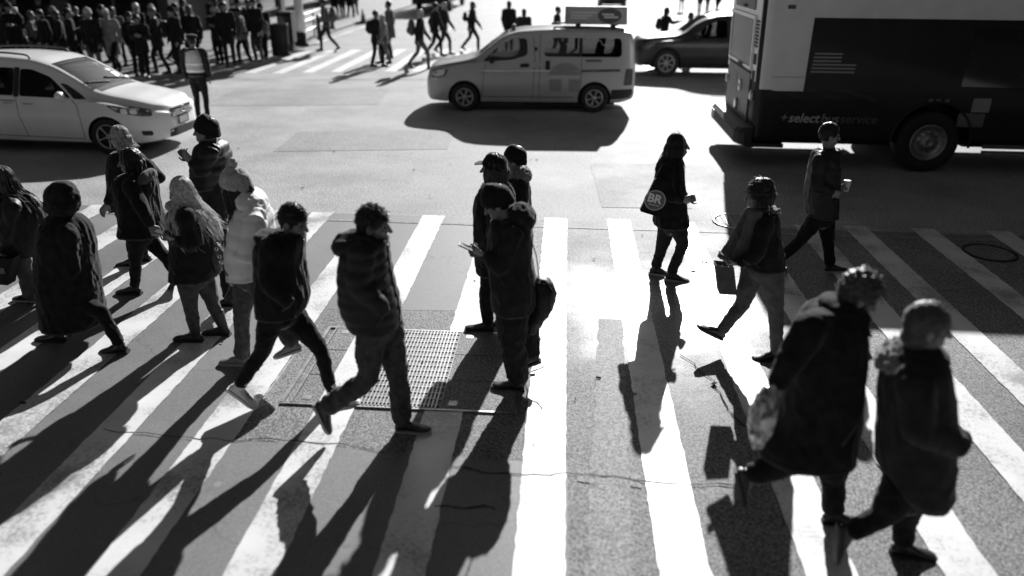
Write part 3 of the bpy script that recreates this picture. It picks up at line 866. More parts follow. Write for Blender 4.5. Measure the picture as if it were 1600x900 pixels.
    for q, z in wells:
        for sg in (1, -1): wheel(t, (-q, sg * .875, z), .345, .22, sg, 5, .235, .3, paired=False)
    MB().box((-4.5, -.8, .17), (-.5, .8, .23)).obj('underbody', M['trim'], t)
minivan()

# ---------------------------------------------------------------- taxi van, front to the left
def taxi():
    t = empty('taxi', (-3.17, 18.42, 0), math.pi + R(3.2), 'pale boxy taxi van crossing with an advertising board on its roof', 'taxi')
    s = Shell(4.72,
        [(0, .72), (.04, .86), (.12, .95), (.4, 1.03), (.95, 1.14), (1.15, 1.2), (1.5, 1.46), (1.85, 1.68), (2.2, 1.76), (3.0, 1.8), (4.2, 1.79), (4.6, 1.74), (4.68, 1.5), (4.72, 1.1)],
        [(0, .7), (.3, .9), (1.1, 1.05), (2, 1.1), (4.72, 1.12)],
        [(0, .3), (.1, .22), (.5, .2), (4.3, .2), (4.66, .28), (4.72, .34)],
        [(0, .5), (.05, .64), (.15, .75), (.4, .84), (.9, .865), (4.4, .865), (4.66, .83), (4.72, .78)],
        [(0, .4), (.3, .72), (1.0, .76), (1.4, .74), (2.2, .72), (4.4, .72), (4.72, .7)])
    wells = [(.88, .32), (3.82, .32)]
    fw = rounded([(1.28, 1.1), (1.95, 1.145), (2.28, 1.24), (2.3, 1.34), (2.28, 1.6), (1.98, 1.6), (1.66, 1.44)], .08)
    rw = rounded([(2.66, 1.22), (4.4, 1.22), (4.38, 1.62), (2.66, 1.62)], .1)
    s.build(M['taxi_paint'], t, wells, .375, [fw, rw])
    for p_ in (fw, rw):
        for o in s.patch('side_window', p_, M['window_glass'], t, -.014): pass
    def rim_of(poly, d=.05):
        return poly
    for o in s.patch('window_bar', [(3.44, 1.22), (3.52, 1.22), (3.52, 1.62), (3.44, 1.62)], M['trim'], t, -.006): pass
    s.top_patch('windscreen', 1.2, 1.86, .92, M['dark_glass'], t, .006, 10, 9, .02)
    s.top_patch('cowl', 1.1, 1.205, .94, M['trim'], t, .005, 3, 9)
    seats(t, (1.8, 2.75, 3.6), .86, .38)
    MB().box((-2.62, -.68, 1.05), (-2.58, .68, 1.6)).obj('partition', M['seat_cloth'], t)
    seam(s, [(1.28, .32), (1.3, .7), (1.36, 1.06)], t); seam(s, [(2.42, .3), (2.46, 1.2), (2.42, 1.66)], t); seam(s, [(2.56, .3), (2.58, 1.7)], t); seam(s, [(3.5, .62), (3.5, 1.2)], t)
    seam(s, [(1.3, .34), (3.36, .34)], t, w=.008); seam(s, [(.35, .98), (1.15, 1.12)], t)
    for o in s.patch('door_handle', rounded([(2.12, .99), (2.34, 1.0), (2.34, 1.08), (2.14, 1.07)], .03), M['trim'], t, .012): pass
    for o in s.patch('door_handle', rounded([(2.7, .94), (2.8, .94), (2.8, 1.14), (2.7, 1.14)], .03), M['trim'], t, .012): pass
    for o in s.patch('slide_rail', [(3.5, .9), (4.38, .92), (4.36, .97), (3.5, .95)], M['trim'], t, .004): pass
    for o in s.patch('fuel_flap', rounded([(2.44, 1.34), (2.52, 1.34), (2.52, 1.42), (2.44, 1.42)], .03), M['trim'], t, .003): pass
    for o in s.patch('tail_light', rounded([(4.46, .62), (4.66, .62), (4.66, .98), (4.5, .98)], .04), M['lamp_dark'], t, .006): pass
    for o in s.patch('rear_bumper', rounded([(4.18, .3), (4.68, .34), (4.68, .54), (4.2, .52)], .04), M['trim'], t, .006): pass
    lamp(s, 'headlight', rounded([(.12, .88), (.54, .98), (.46, .78), (.14, .72)], .06), t, M['lamp_dark'])
    for o in s.patch('headlight_lens', rounded([(.17, .87), (.46, .94), (.42, .8), (.2, .76)], .06), M['print_white'], t, .01): pass
    for o in s.patch('crease_highlight', [(1.3, .905), (4.45, .93), (4.45, .938), (1.3, .915)], M['chrome'], t, .004): pass  # bright strip put on as the highlight of a body crease
    for o in s.patch('rubbing_strip', [(1.32, .43), (3.36, .43), (3.36, .47), (1.32, .47)], M['taxi_paint'], t, .014): pass
    for o in s.patch('side_number', [(3.6, 1.12), (3.95, 1.12), (3.95, 1.17), (3.6, 1.17)], M['print_dark'], t, .004): pass
    mirror(s, 1.5, 1.1, t, M['trim'], s=1.0)
    # printed roundel with a T on the sliding door, side number
    cq, cz, rr = 3.15, .68, .42
    arc = [(cq + rr * math.cos(a), cz + rr * math.sin(a)) for a in [R(20) + R(140) * k / 14 for k in range(15)]]
    for sg in (1, -1):
        dome = arc + [(cq - rr * .94, cz + .13), (cq + rr * .94, cz + .13)][::1]
        for o in s.patch('roundel_print', [p for p in arc] + [(cq - .3, cz + .15), (cq + .3, cz + .15)], M['print_grey'], t, .004, sides=(sg,)): pass
        for o in s.patch('roundel_print', rounded([(cq - .34, cz - .22), (cq - .08, cz - .22), (cq - .08, cz + .06), (cq - .38, cz + .06)], .05), M['print_grey'], t, .004, sides=(sg,)): pass
        for o in s.patch('roundel_print', rounded([(cq + .08, cz - .22), (cq + .34, cz - .22), (cq + .38, cz + .06), (cq + .08, cz + .06)], .05), M['print_grey'], t, .004, sides=(sg,)): pass
    # roof: light, rack rails, advertising board
    for sg in (1, -1):
        P = [V((-q, sg * .58, s.T(q) + z)) for q, z in ((2.9, .005), (3.0, .03), (4.3, .03), (4.4, .0))]
        pyobj('roof_rail', *tube(P, [(.02, .02)] * 4, 8), M['trim'], t)
    mb = MB(); mb.add(tube([V((-1.98, -.22, 1.76)), V((-1.98, .22, 1.76))], [(.05, .09)] * 2, 12, V((1, 0, 0)), 2)); mb.obj('roof_light', M['lamp_dark'], t, True)
    ad = MB()
    q0, q1, zb, zt = 3.15, 4.55, 1.86, 2.24
    vs = [V((-q0, -.2, zb)), V((-q1, -.2, zb)), V((-q1, .2, zb)), V((-q0, .2, zb)), V((-q0, -.05, zt)), V((-q1, -.05, zt)), V((-q1, .05, zt)), V((-q0, .05, zt))]
    ad.add((vs, [(0, 1, 2, 3), (7, 6, 5, 4), (0, 4, 5, 1), (1, 5, 6, 2), (2, 6, 7, 3), (3, 7, 4, 0)]))
    board = ad.obj('roof_board', M['print_grey'], t, False, .012)
    MB().box((-3.5, -.12, 1.78), (-3.4, .12, 1.87)).box((-4.3, -.12, 1.78), (-4.2, .12, 1.87)).obj('board_foot', M['trim'], t)
    # the poster: pale field with text lines and a dark roundel
    for sg in (1, -1):
        Mx = lambda q, h, o: V((-q, sg * (.2 - .15 * h + o), zb + (zt - zb) * h))
        def flat(name, pts, m, o_): 
            ob = pyobj(name, [Mx(q, h, o_) for q, h in pts], [tuple(range(len(pts)))], m, board, False)
            if ob.data.polygons[0].normal.y * sg < 0: ob.data.flip_normals()
        flat('poster', [(q0 + .04, .08), (q1 - .04, .08), (q1 - .04, .92), (q0 + .04, .92)], M['print_pale'], .004)
        for h, e in ((.62, .7), (.46, .6), (.32, .5)): flat('text_line', [(q0 + .12, h), (q0 + e, h), (q0 + e, h + .07), (q0 + .12, h + .07)], M['print_white'], .007)
        flat('roundel', [(4.15 + .27 * math.cos(a), .5 + .42 * math.sin(a)) for a in [2 * math.pi * k / 24 for k in range(24)]], M['print_dark'], .007)
        flat('text_line', [(3.98, .52), (4.25, .5), (4.25, .6), (3.98, .62)], M['print_white'], .01); flat('text_line', [(4.02, .36), (4.34, .36), (4.34, .46), (4.02, .46)], M['print_white'], .01)
    for q, z in wells:
        for sg in (1, -1): wheel(t, (-q, sg * .765, z), .32, .19, sg, 6, .2, .2, paired=True)
    MB().box((-4.3, -.7, .16), (-.5, .7, .22)).obj('underbody', M['trim'], t)
    MB().box((-3.4, -.6, .12), (-2.2, .6, .17)).obj('side_step', M['trim'], t)
taxi()

# ---------------------------------------------------------------- dark estate behind the bus
def suv():
    t = empty('sport_utility_car', (2.05, 24.55, 0), math.pi + R(1.0), 'dark sport utility car waiting half hidden behind the bus', 'car')
    t.scale = (1, 1, 1.07)
    s = Shell(4.8,
        [(0, .72), (.05, .9), (.15, .98), (.6, 1.04), (1.2, 1.1), (1.4, 1.16), (1.75, 1.4), (2.1, 1.55), (2.6, 1.63), (3.6, 1.62), (4.5, 1.5), (4.72, 1.2), (4.8, .9)],
        [(0, .7), (.3, .88), (1.3, .98), (4.8, 1.02)],
        [(0, .36), (.1, .27), (4.5, .27), (4.8, .4)],
        [(0, .5), (.06, .68), (.18, .82), (.45, .92), (1, .95), (4.3, .95), (4.8, .8)],
        [(0, .4), (.3, .76), (1.2, .78), (1.6, .74), (2.4, .68), (4.8, .62)])
    wells = [(.92, .37), (3.7, .37)]
    fw = rounded([(1.62, 1.03), (2.62, 1.05), (2.6, 1.48), (2.36, 1.48), (2.05, 1.36)], .05)
    rw = rounded([(2.72, 1.05), (3.6, 1.07), (3.5, 1.46), (2.7, 1.48)], .05)
    s.build(M['dark_paint'], t, wells, .42, [fw, rw])
    for p_ in (fw, rw):
        for o in s.patch('side_window', p_, M['window_glass'], t, -.012): pass
    s.top_patch('windscreen', 1.4, 2.1, .92, M['dark_glass'], t, .006, 10, 9, .02)
    for poly, r in ((.92, .42), (3.7, .42)):
        pass
    seats(t, (1.8, 2.7), .8, .4)
    for q in (.92, 3.7):
        arch = [(q + .46 * math.cos(a), .37 + .46 * math.sin(a)) for a in [R(180) - R(180) * k / 12 for k in range(13)]] + [(q + .41 * math.cos(a), .37 + .41 * math.sin(a)) for a in [R(180) * k / 12 for k in range(13)]]
        for o in s.patch('arch_trim', arch, M['trim'], t, .012): pass
    for o in s.patch('sill_trim', [(1.42, .3), (3.2, .3), (3.2, .44), (1.42, .44)], M['trim'], t, .01): pass
    seam(s, [(1.45, .46), (1.5, 1.0)], t); seam(s, [(2.67, .46), (2.67, 1.04)], t)
    handle(s, 2.45, .96, t, M['dark_paint']); handle(s, 3.4, .98, t, M['dark_paint'])
    mirror(s, 1.72, 1.02, t, M['dark_paint'])
    lamp(s, 'headlight', rounded([(.16, .86), (.6, .92), (.5, .8), (.18, .74)], .05), t, M['lamp_dark'])
    for sgn in (1, -1):
        P = [V((-qq, sgn * (s.half(qq)[10][0] - .08), s.T(qq) + zz)) for qq, zz in ((2.3, .0), (2.45, .06), (3.3, .07), (4.0, .06), (4.15, .0))]
        pyobj('roof_rail', *tube(P, [(.02, .018)] * 5, 8), M['trim'], t)
    for q, z in wells:
        for sg in (1, -1): wheel(t, (-q, sg * .83, z), .37, .23, sg, 7, .24, .1)
    MB().box((-4.3, -.75, .22), (-.5, .75, .29)).obj('underbody', M['trim'], t)
suv()

# ---------------------------------------------------------------- far traffic, only wheels and lower bodies in view
def far_vehicle(name, label, cat, loc, rz, L, Wd, H, m):
    t = empty(name, loc, rz, label, cat)
    s = Shell(L, [(0, .8), (.1, 1.0), (1.0, 1.1), (1.3, 1.2), (2.0, H - .1), (2.6, H), (L - .6, H), (L, 1.0)], [(0, .7), (.4, .9), (L, 1.0)], [(0, .35), (.2, .24), (L - .3, .26), (L, .4)], [(0, .5), (.1, .72), (.4, Wd), (L - .4, Wd), (L, .75)], [(0, .4), (.4, .74), (1.4, .72), (2.4, .7), (L, .66)])
    s.build(m, t, [(.9, .34), (L - 1.05, .34)], .38, [])
    for o in s.patch('side_window', [(1.7, 1.03), (L - .9, 1.05), (L - 1.0, H - .2), (2.2, H - .2)], M['dark_glass'], t, .004): pass
    s.top_patch('windscreen', 1.3, 2.0, .92, M['dark_glass'], t)
    for q in (.9, L - 1.05):
        for sg in (1, -1): wheel(t, (-q, sg * (Wd - .1), .34), .34, .2, sg, 6, .22)
    return t
far_vehicle('dark_car', 'dark car far up the avenue beyond the taxi roof board', 'car', (3.1, 55, 0), R(-90), 4.6, .92, 1.5, M['dark_paint'])

def truck():
    t = empty('truck', (-9.6, 49.5, 0), 0, 'dark flat delivery truck far up the avenue, only its lower half in view', 'truck')
    MB().box((.2, .0, .95), (2.5, 6.5, 2.9)).obj('cargo_box', M['mid_cloth'], t, False, .03)
    MB().box((.25, -.25, .55), (2.45, 6.4, .95)).obj('chassis', M['trim'], t)
    MB().box((.2, -.32, .45), (2.5, -.2, .75)).obj('bumper', M['trim'], t, False, .02)
    for x in (.4, 2.12): MB().box((x, -.34, .8), (x + .18, -.3, .92)).obj('tail_light', M['lamp_dark'], t)
    cb = MB().box((.3, 6.6, .5), (2.4, 8.2, 2.3)).obj('cab', M['dark_paint'], t, False, .08)
    MB().box((.45, 8.2, 1.3), (2.25, 8.21, 2.1)).obj('windscreen', M['dark_glass'], cb)
    for y in (1.2, 7.2):
        for x, sg in ((.38, -1), (2.32, 1)):
            w = wheel(t, (x, y, .48), .48, .26, sg, 8, .29)
            w.rotation_euler = (0, 0, R(-90))
truck()
# ================================================================ articulated city bus at the right, its rear towards the left
def bus():
    X0, Y0, Y1, X1 = 3.16, 13.05, 15.62, 15.2
    t = empty('bus', (X0, Y0, 0), 0, 'dark articulated city bus with white rear corner standing across the right side', 'bus')
    L, Wd, Ht = X1 - X0, Y1 - Y0, 3.1
    # body: rounded box by rings along x; local x from the rear (0) to the front
    def ring(x, ins):
        pts = []
        rr = .16
        for (cy, cz, a0) in ((ins + rr, .42 + rr, 180), (Wd - ins - rr, .42 + rr, 270), (Wd - ins - rr, Ht - ins * .6 - .28, 0), (ins + rr, Ht - ins * .6 - .28, 90)):
            r2 = rr if cz < 1 else .28
            if cz > 1: cy = (Wd - ins - r2) if a0 == 0 else ins + r2
            for k in range(7):
                a = R(a0 + 90 * k / 6)
                pts.append(V((x, cy + r2 * math.cos(a), cz + r2 * math.sin(a))))
            if a0 == 270: pts.append(V((x, Wd - ins, 1.317)))
        pts.append(V((x, ins, 1.317)))
        return pts
    def lean(rg, k): return [V((p.x + k * max(0, p.z - .9) - .0, p.y, p.z)) for p in rg]
    rings = [lean(ring(x, i), -.028 * max(0, 1 - x / .5)) for x, i in ((0, .13), (.012, .07), (.04, .03), (.09, .006), (.16, 0), (.5, 0), (2, 0), (6, 0), (L, 0))]
    body = pyobj('body', *rings_shape(rings), [M['bus_navy'], M['bus_white']], t, True)
    for p in body.data.polygons:
        if p.center.z > 1.32 and len(p.vertices) == 4 and p.center.x > .005: p.material_index = 1
    bm = bmesh.new(); bm.from_mesh(body.data); bmesh.ops.recalc_face_normals(bm, faces=bm.faces); bm.to_mesh(body.data); bm.free()
    try: body.data.set_sharp_from_angle(angle=R(35))
    except Exception: pass
    # wheel wells and wheels
    wx, wz, wr = 2.9, .53, .5
    def cut(o):
        c = MB()
        for x in (wx, 9.3):
            for y0, y1 in ((-.2, .38), (Wd - .38, Wd + .2)):
                rg = lambda y: [V((x + .62 * math.cos(a), y, wz + .62 * math.sin(a))) for a in [2 * math.pi * k / 36 for k in range(36)]]
                c.add(rings_shape([rg(y0), rg(y1)]))
        mc = bpy.data.meshes.new('c'); mc.from_pydata([tuple(v) for v in c.v], [], c.f)
        b2 = bmesh.new(); b2.from_mesh(mc); bmesh.ops.recalc_face_normals(b2, faces=b2.faces); b2.to_mesh(mc); b2.free()
        oc = bpy.data.objects.new('c', mc); COL.objects.link(oc); oc.location = t.location
        b = o.modifiers.new('b', 'BOOLEAN'); b.object = oc; b.solver = 'EXACT'
        dg = bpy.context.evaluated_depsgraph_get()
        r = bpy.data.meshes.new_from_object(o.evaluated_get(dg), depsgraph=dg)
        o.modifiers.clear(); o.data = r; r.name = 'body'
        bpy.data.objects.remove(oc)
    cut(body)
    for x in (wx, 9.3):
        for y, sg in ((.17, -1), (Wd - .17, 1)):
            w = wheel(t, (x, y, wr), wr, .28, sg, 0, .3)
            mb = MB()
            y0 = sg * .14
            mb.add(lathe([(.3, y0), (.3, y0 + sg * .012), (.27, y0 + sg * .01), (.255, y0 - sg * .03), (.2, y0 - sg * .06), (.12, y0 - sg * .05), (.11, y0 + sg * .02), (.02, y0 + sg * .03), (.02, y0 - sg * .08), (.28, y0 - sg * .09)], 30))
            for k in range(10):
                a = 2 * math.pi * k / 10
                mb.add(tube([V((.165 * math.cos(a), y0 - sg * .06, .165 * math.sin(a))), V((.165 * math.cos(a), y0 + sg * .0, .165 * math.sin(a)))], [.016, .014], 6, sub=1))
            mb.obj('rim', M['steel'], w, True)
            for c2 in list(w.children):
                if c2.name.split('.')[0] == 'rim' and len(c2.data.polygons) < 330 and c2 is not mb: pass
            # arch lip
        for y, d in ((-.012, 1), (Wd + .012, -1)):
            P = [V((x + .64 * math.cos(a), y, wz + .64 * math.sin(a))) for a in [R(-8) + R(196) * k / 16 for k in range(17)]]
            pyobj('arch_lip', *tube(P, [.02] * 17, 6, sub=1), M['trim'], t)
    # panels a few millimetres proud on the near side (y<0) : white cap, white roof band, dark glazing
    def side(name, x0, x1, z0, z1, m, off=.004, near=True):
        y = -off if near else Wd + off
        return MB().box((x0, min(y, y + (.004 if near else -.004)), z0), (x1, max(y, y + (.004 if near else -.004)), z1)).obj(name, m, t)
    side('rear_corner_panel', .17, .73, 1.33, 2.82, M['bus_white'])
    side('rear_corner_panel', .24, .73, 1.3, 1.327, M['bus_white'])
    side('roof_band', .734, L - .1, 2.44, 2.82, M['bus_white'])
    side('wrap_panel', .734, 6.0, 1.3, 2.436, M['bus_dark'], .005)
    side('side_window', 3.2, 4.6, 1.42, 2.3, M['dark_glass'], .008); side('side_window', 4.66, 6.0, 1.42, 2.3, M['dark_glass'], .008)
    side('side_window', 6.2, 7.6, 1.42, 2.3, M['dark_glass'], .008); side('side_window', 7.66, 9.1, 1.42, 2.3, M['dark_glass'], .008)
    for x in (4.63, 6.1, 7.63, 9.2): side('window_pillar', x - .03, x + .03, 1.38, 2.34, M['trim'], .012)
    mbp = side('side_marker_lamp', .3, .42, 2.56, 2.62, M['lamp_dark'], .012)
    for x in (1.9, 5.0, 8.0): side('panel_joint', x, x + .008, .46, 1.3, M['trim'], .0065)
    side('panel_joint', .25, 6, .72, .728, M['trim'], .0065)
    side('panel_joint', .2, .72, 1.52, 1.526, M['trim'], .0065)
    side('skirt_rail', 3.75, 8.6, .43, .5, M['bus_grey'], .02)
    side('skirt_rail', 3.75, 8.6, .36, .4, M['bus_grey'], .02)
    side('notice', 3.44, 3.72, 1.02, 1.24, M['print_grey'], .012)
    side('side_panel', 3.26, 3.68, .78, 1.0, M['bus_grey'], .009)
    for x in (2.74, 2.86, 3.0): side('reflector', x, x + .07, 1.16, 1.22, M['bus_grey'], .012)
    # flag of six bars printed on the wrap
    fx, fz = .80, 1.60
    for k in range(6):
        z = fz + k * .056
        side('flag_stripe', fx - .0 + .005 * k, fx + (.69 if k < 3 else .44) + .004 * k, z, z + .026, M['print_grey'], .0095)
    # lettering: + select (bold) bus (regular) service (grey)
    x = .44
    for txt, bold, m, adv in (('+', 0, M['print_grey'], .115), ('select', .0035, M['print_pale'], 0), ('bus', .0005, M['print_grey'], 0), ('service', 0, M['print_dark'], 0)):
        me = text_mesh(txt, .212, bold, .18)
        xs = [v.co.x for v in me.vertices]
        o = mesh_obj('lettering', me, m, t, False)
        wdt = max(xs) - min(xs)
        o.matrix_local = Matrix.Translation((x - min(xs), -.012, .8)) @ Matrix.Rotation(R(90), 4, 'X')
        x += wdt + .022
    # rear face (towards -x)
    def rear(name, y0, y1, z0, z1, m, dx=-.02, bevel=0.0, th=.03):
        k = lambda z: -.028 * max(0, z - .9)
        vs = [V((k(z) + dx + e, y, z)) for e in (0, th) for y, z in ((y0, z0), (y1, z0), (y1, z1), (y0, z1))]
        return pyobj(name, vs, [(0, 3, 2, 1), (4, 5, 6, 7), (0, 1, 5, 4), (1, 2, 6, 5), (2, 3, 7, 6), (3, 0, 4, 7)], m, t, False)
    rear('rear_panel', .14, Wd - .14, 1.42, 2.85, M['bus_white'], -.012)
    rw = rear('rear_window', .52, Wd - .3, 1.62, 2.36, M['bus_dark'], -.03)
    rear('window_frame', .46, Wd - .24, 1.56, 1.61, M['bus_white'], -.04); rear('window_frame', .46, .515, 1.61, 2.42, M['bus_white'], -.04); rear('window_frame', Wd - .295, Wd - .24, 1.61, 2.42, M['bus_white'], -.04)
    rear('window_frame', .52, Wd - .3, 2.365, 2.42, M['bus_white'], -.04)
    rear('latch', 1.1, 1.4, 1.55, 1.6, M['trim'], -.06)
    rear('destination_box', .6, Wd - .45, 2.5, 2.74, M['bus_grey'], -.03); rear('handle', 1.2, 1.4, 2.52, 2.56, M['trim'], -.05)
    for k in range(8): rear('louvre', .2, .42, 1.95 + k * .055, 1.98 + k * .055, M['trim'], -.02)
    rear('vent', .2, .38, 1.68, 1.84, M['trim'], -.02); rear('vent', .2, .38, 1.42, 1.58, M['trim'], -.02)
    door = rear('engine_door', .48, Wd - .3, .7, 1.5, M['bus_grey'], -.024)
    rear('engine_door_edge', .46, Wd - .28, 1.5, 1.54, M['trim'], -.03)
    rear('poster', 1.5, 1.9, 1.02, 1.4, M['print_grey'], -.028)
    for y, z in ((.18, 1.02), (.18, .84)):
        pass
    for y in (.25, Wd - .25):
        for z in (1.18,):
            pyobj('tail_light', *lathe([(.004, 0), (.075, 0), (.085, -.03), (.06, -.05), (.004, -.055)], 20), M['lamp_glass'], t).matrix_local = Matrix.Translation((-.015, y, z)) @ Matrix.Rotation(R(-90), 4, 'Z')
    for y in (1.15, 1.35):
        pyobj('tail_light', *lathe([(.004, 0), (.1, 0), (.11, -.02), (.085, -.03), (.004, -.03)], 20), M['lamp_glass'], t).matrix_local = Matrix.Translation((-.03, y, 1.22 if y < 1.2 else .86)) @ Matrix.Rotation(R(-90), 4, 'Z')
    # bumper: chamfered, standing proud
    mb = MB()
    pr = [(-.24, .4), (-.26, .44), (-.26, .6), (-.2, .68), (.02, .7), (.02, .38)]
    ys = [(.0, .14), (.05, .05), (.2, 0), (Wd - .2, 0), (Wd - .05, .05), (Wd, .14)]
    mb.add(rings_shape([[V((x + (ins if x < 0 else 0), y, z)) for x, z in pr] for y, ins in ys]))
    mb.obj('bumper', M['trim'], t, False, .008)
    rear('bumper_sticker', Wd - .5, Wd - .25, .46, .6, M['print_pale'], -.265, th=.01)
    MB().box((-.1, .02, .36), (.55, Wd - .02, .42)).obj('apron', M['trim'], t)
bus()
# ================================================================ people
rp = random.Random(11)
def fold(amp, f=9.0, stretch=.45):
    def d(co, n):
        q = V((co.x * f + co.z * f * .25, co.y * f, co.z * f * stretch)) + V((3.1, 0, 0))
        a = 1 - 2.2 * abs(noise.noise(q)); b = 1 - 2.4 * abs(noise.noise(q * 2.1 + V((7, 2, 1))))
        return amp * (.9 * a * abs(a) + .55 * b * abs(b) - .35)
    return d
def quilt(amp, pitch, f=10.0):
    return lambda co, n: amp * (abs(math.sin((co.z + .02 * noise.noise(co * 4)) * math.pi / pitch)) - .6) + amp * .6 * noise.noise(co * f)
def fuzz(amp, f=55.0):
    return lambda co, n: amp * (noise.noise(co * f) + .6 * noise.noise(co * f * 2.1))

def super_ring(c, F, Lt, a, b, n=22, e=2.4, tilt=0.0):
    """horizontal ring: a along F, b along Lt"""
    out = []
    for k in range(n):
        t = 2 * math.pi * k / n
        ct, st = math.cos(t), math.sin(t)
        x = math.copysign(abs(ct) ** (2 / e), ct) * a; y = math.copysign(abs(st) ** (2 / e), st) * b
        out.append(c + F * x + Lt * y + V((0, 0, tilt * x)))
    return out
def head_shapes(c, f, u, s, fem=False):
    l = u.cross(f).normalized()
    P = lambda x, y, z: c + f * (x * s) + l * (y * s) + u * (z * s)
    E = lambda x, y, z, a, b, d: ellipsoid(P(x, y, z), (f, l, u), (a * s, b * s, d * s), 16, 12)
    sh = [E(-.014, 0, .022, .096, .076, .098), E(.028, 0, -.03, .062, .06, .085), E(.045, 0, -.09, .036, .036, .028),
          E(.02, 0, -.075, .045, .052, .035), E(.076, 0, .024, .014, .05, .012), E(.083, 0, -.062, .014, .026, .01), E(.08, 0, -.075, .014, .023, .009)]
    for y in (.036, -.036): sh.append(E(.055, y, -.028, .026, .024, .03))
    sh.append(tube([P(.086, 0, .018), P(.1, 0, -.008), P(.112, 0, -.03)], [(.009 * s, .009 * s), (.011 * s, .012 * s), (.017 * s, .014 * s)], 10, l))
    for y in (.08, -.08):
        sh.append(ellipsoid(P(-.008, y, -.012), ((f - l * (.3 if y > 0 else -.3)).normalized(), l, u), (.022 * s, .011 * s, .034 * s), 10, 8))
    return sh
def hand_shapes(w, d, n, side=1, curl=(.35, .4, .45, .5), s=1.0, grip=0.0):
    """palm, four fingers and a thumb; d runs along the hand, n points out of the palm"""
    d = d.normalized(); n = (n - d * n.dot(d)).normalized(); l = n.cross(d).normalized() * side
    sh = [tube([w - d * .01, w + d * .045 * s, w + d * .088 * s], [(.027 * s, .018 * s), (.04 * s, .016 * s), (.043 * s, .012 * s)], 12, l)]
    for i, (len_, cu) in enumerate(zip((.07, .078, .074, .058), curl)):
        cu += grip
        p = w + d * (.086 * s - (.006 if i == 3 else 0)) + l * ((.0325 - .0217 * i) * s)
        dd = d.copy(); pts = [p - d * .01, p]
        for k, fr in enumerate((.45, .3, .25)):
            ang = cu * (1.0, 1.1, .8)[k]
            ax = d.cross(n)
            dd = (Quaternion(ax, ang) @ dd).normalized()
            p = p + dd * len_ * s * fr
            pts.append(p)
        sh.append(tube(pts, [.0088 * s, .0086 * s, .0084 * s, .0078 * s, .0066 * s], 8, l, 2))
    t0 = w + d * .028 * s + l * .03 * s
    t1 = t0 + (d * .6 + l * .75 + n * .25).normalized() * .032 * s
    t2 = t1 + (d * .9 + l * .25 + n * (.35 + grip * .5)).normalized() * .03 * s
    t3 = t2 + (d + n * (.3 + grip * .4)).normalized() * .022 * s
    sh.append(tube([t0 - l * .012, t0, t1, t2, t3], [.013 * s, .0125 * s, .0105 * s, .0095 * s, .0075 * s], 8, n, 2))
    return sh
def shoe(A, T, lat, parent, m, sole_m, kind='shoe', s=1.0, leg=None):
    """A ankle joint, T toe tip"""
    d = (T - A)
    up = V((0, 0, 1))
    ax = lat.normalized()
    d = (d - ax * d.dot(ax)).normalized()
    # the ankle-to-toe line slopes 20 degrees below the sole line; the instep looks up or forward
    fw = V((ax.y, -ax.x, 0)); best = None
    for a_ in (20, -20):
        ff = (Quaternion(ax, R(a_)) @ d).normalized()
        uu = (A - T) - ff * (A - T).dot(ff); uu = (uu - ax * uu.dot(ax)).normalized()
        sc_ = uu.dot(up + fw * .9)
        if best is None or sc_ > best[0]: best = (sc_, ff, uu)
    f, u = best[1], best[2]
    O = A - u * .082 * s - f * .062 * s           # heel, on the sole
    P = lambda x, y, z: O + f * (x * s) + ax * (y * s) + u * (z * s)
    prof = [(0.004, .022, .02, .058), (.03, .031, .016, .085), (.075, .034, .014, .1), (.12, .035, .014, .088), (.16, .04, .013, .066), (.2, .045, .013, .052), (.235, .043, .014, .044), (.262, .033, .015, .036), (.277, .016, .018, .026)]
    rings = []
    for x, w, z0, z1 in prof:
        zc, zh = (z0 + z1) / 2, (z1 - z0) / 2
        rings.append([P(x, w * (abs(math.cos(a)) ** .75) * (1 if math.cos(a) > 0 else -1) * (.78 if math.sin(a) > .55 else 1), zc + zh * (abs(math.sin(a)) ** .8) * (1 if math.sin(a) > 0 else -1)) for a in [2 * math.pi * k / 16 for k in range(16)]])
    sh = [rings_shape(rings)]
    top = {'shoe': .12, 'high': .17, 'boot': .25, 'tall': .3}[kind]
    sr_ = {'shoe': .036, 'high': .045, 'boot': .06, 'tall': .052}[kind]
    ld = (leg - A).normalized() if leg is not None else u
    q = A + ld * (top - .082)
    sh.append(tube([P(.055, 0, .06), A, q], [(.034 * s, .045 * s), (.038 * s, .044 * s), (sr_ * s, sr_ * 1.12 * s)], 14, ax))
    o = fused('shoe', sh, .0075, m, parent, 2)
    sr = []
    hl = 1.0
    for z in (.0, .02):
        pts = []
        for x, w, _, _ in prof: pts.append(P(x + .002, w + .005, z + (.004 if x > .24 else 0)))
        for x, w, _, _ in reversed(prof): pts.append(P(x + .002, -w - .005, z + (.004 if x > .24 else 0)))
        sr.append(pts)
    so = pyobj('sole', *rings_shape(sr), sole_m, o, False)
    bm = bmesh.new(); bm.from_mesh(so.data); bmesh.ops.recalc_face_normals(bm, faces=bm.faces); bm.to_mesh(so.data); bm.free()
    if kind in ('boot', 'tall', 'high'):
        pyobj('heel', *rings_shape([[P(x, y, z) for x, y in ((0, -.03), (.06, -.034), (.06, .034), (0, .03))] for z in (-.004, .022)]), sole_m, o, False)
    return o
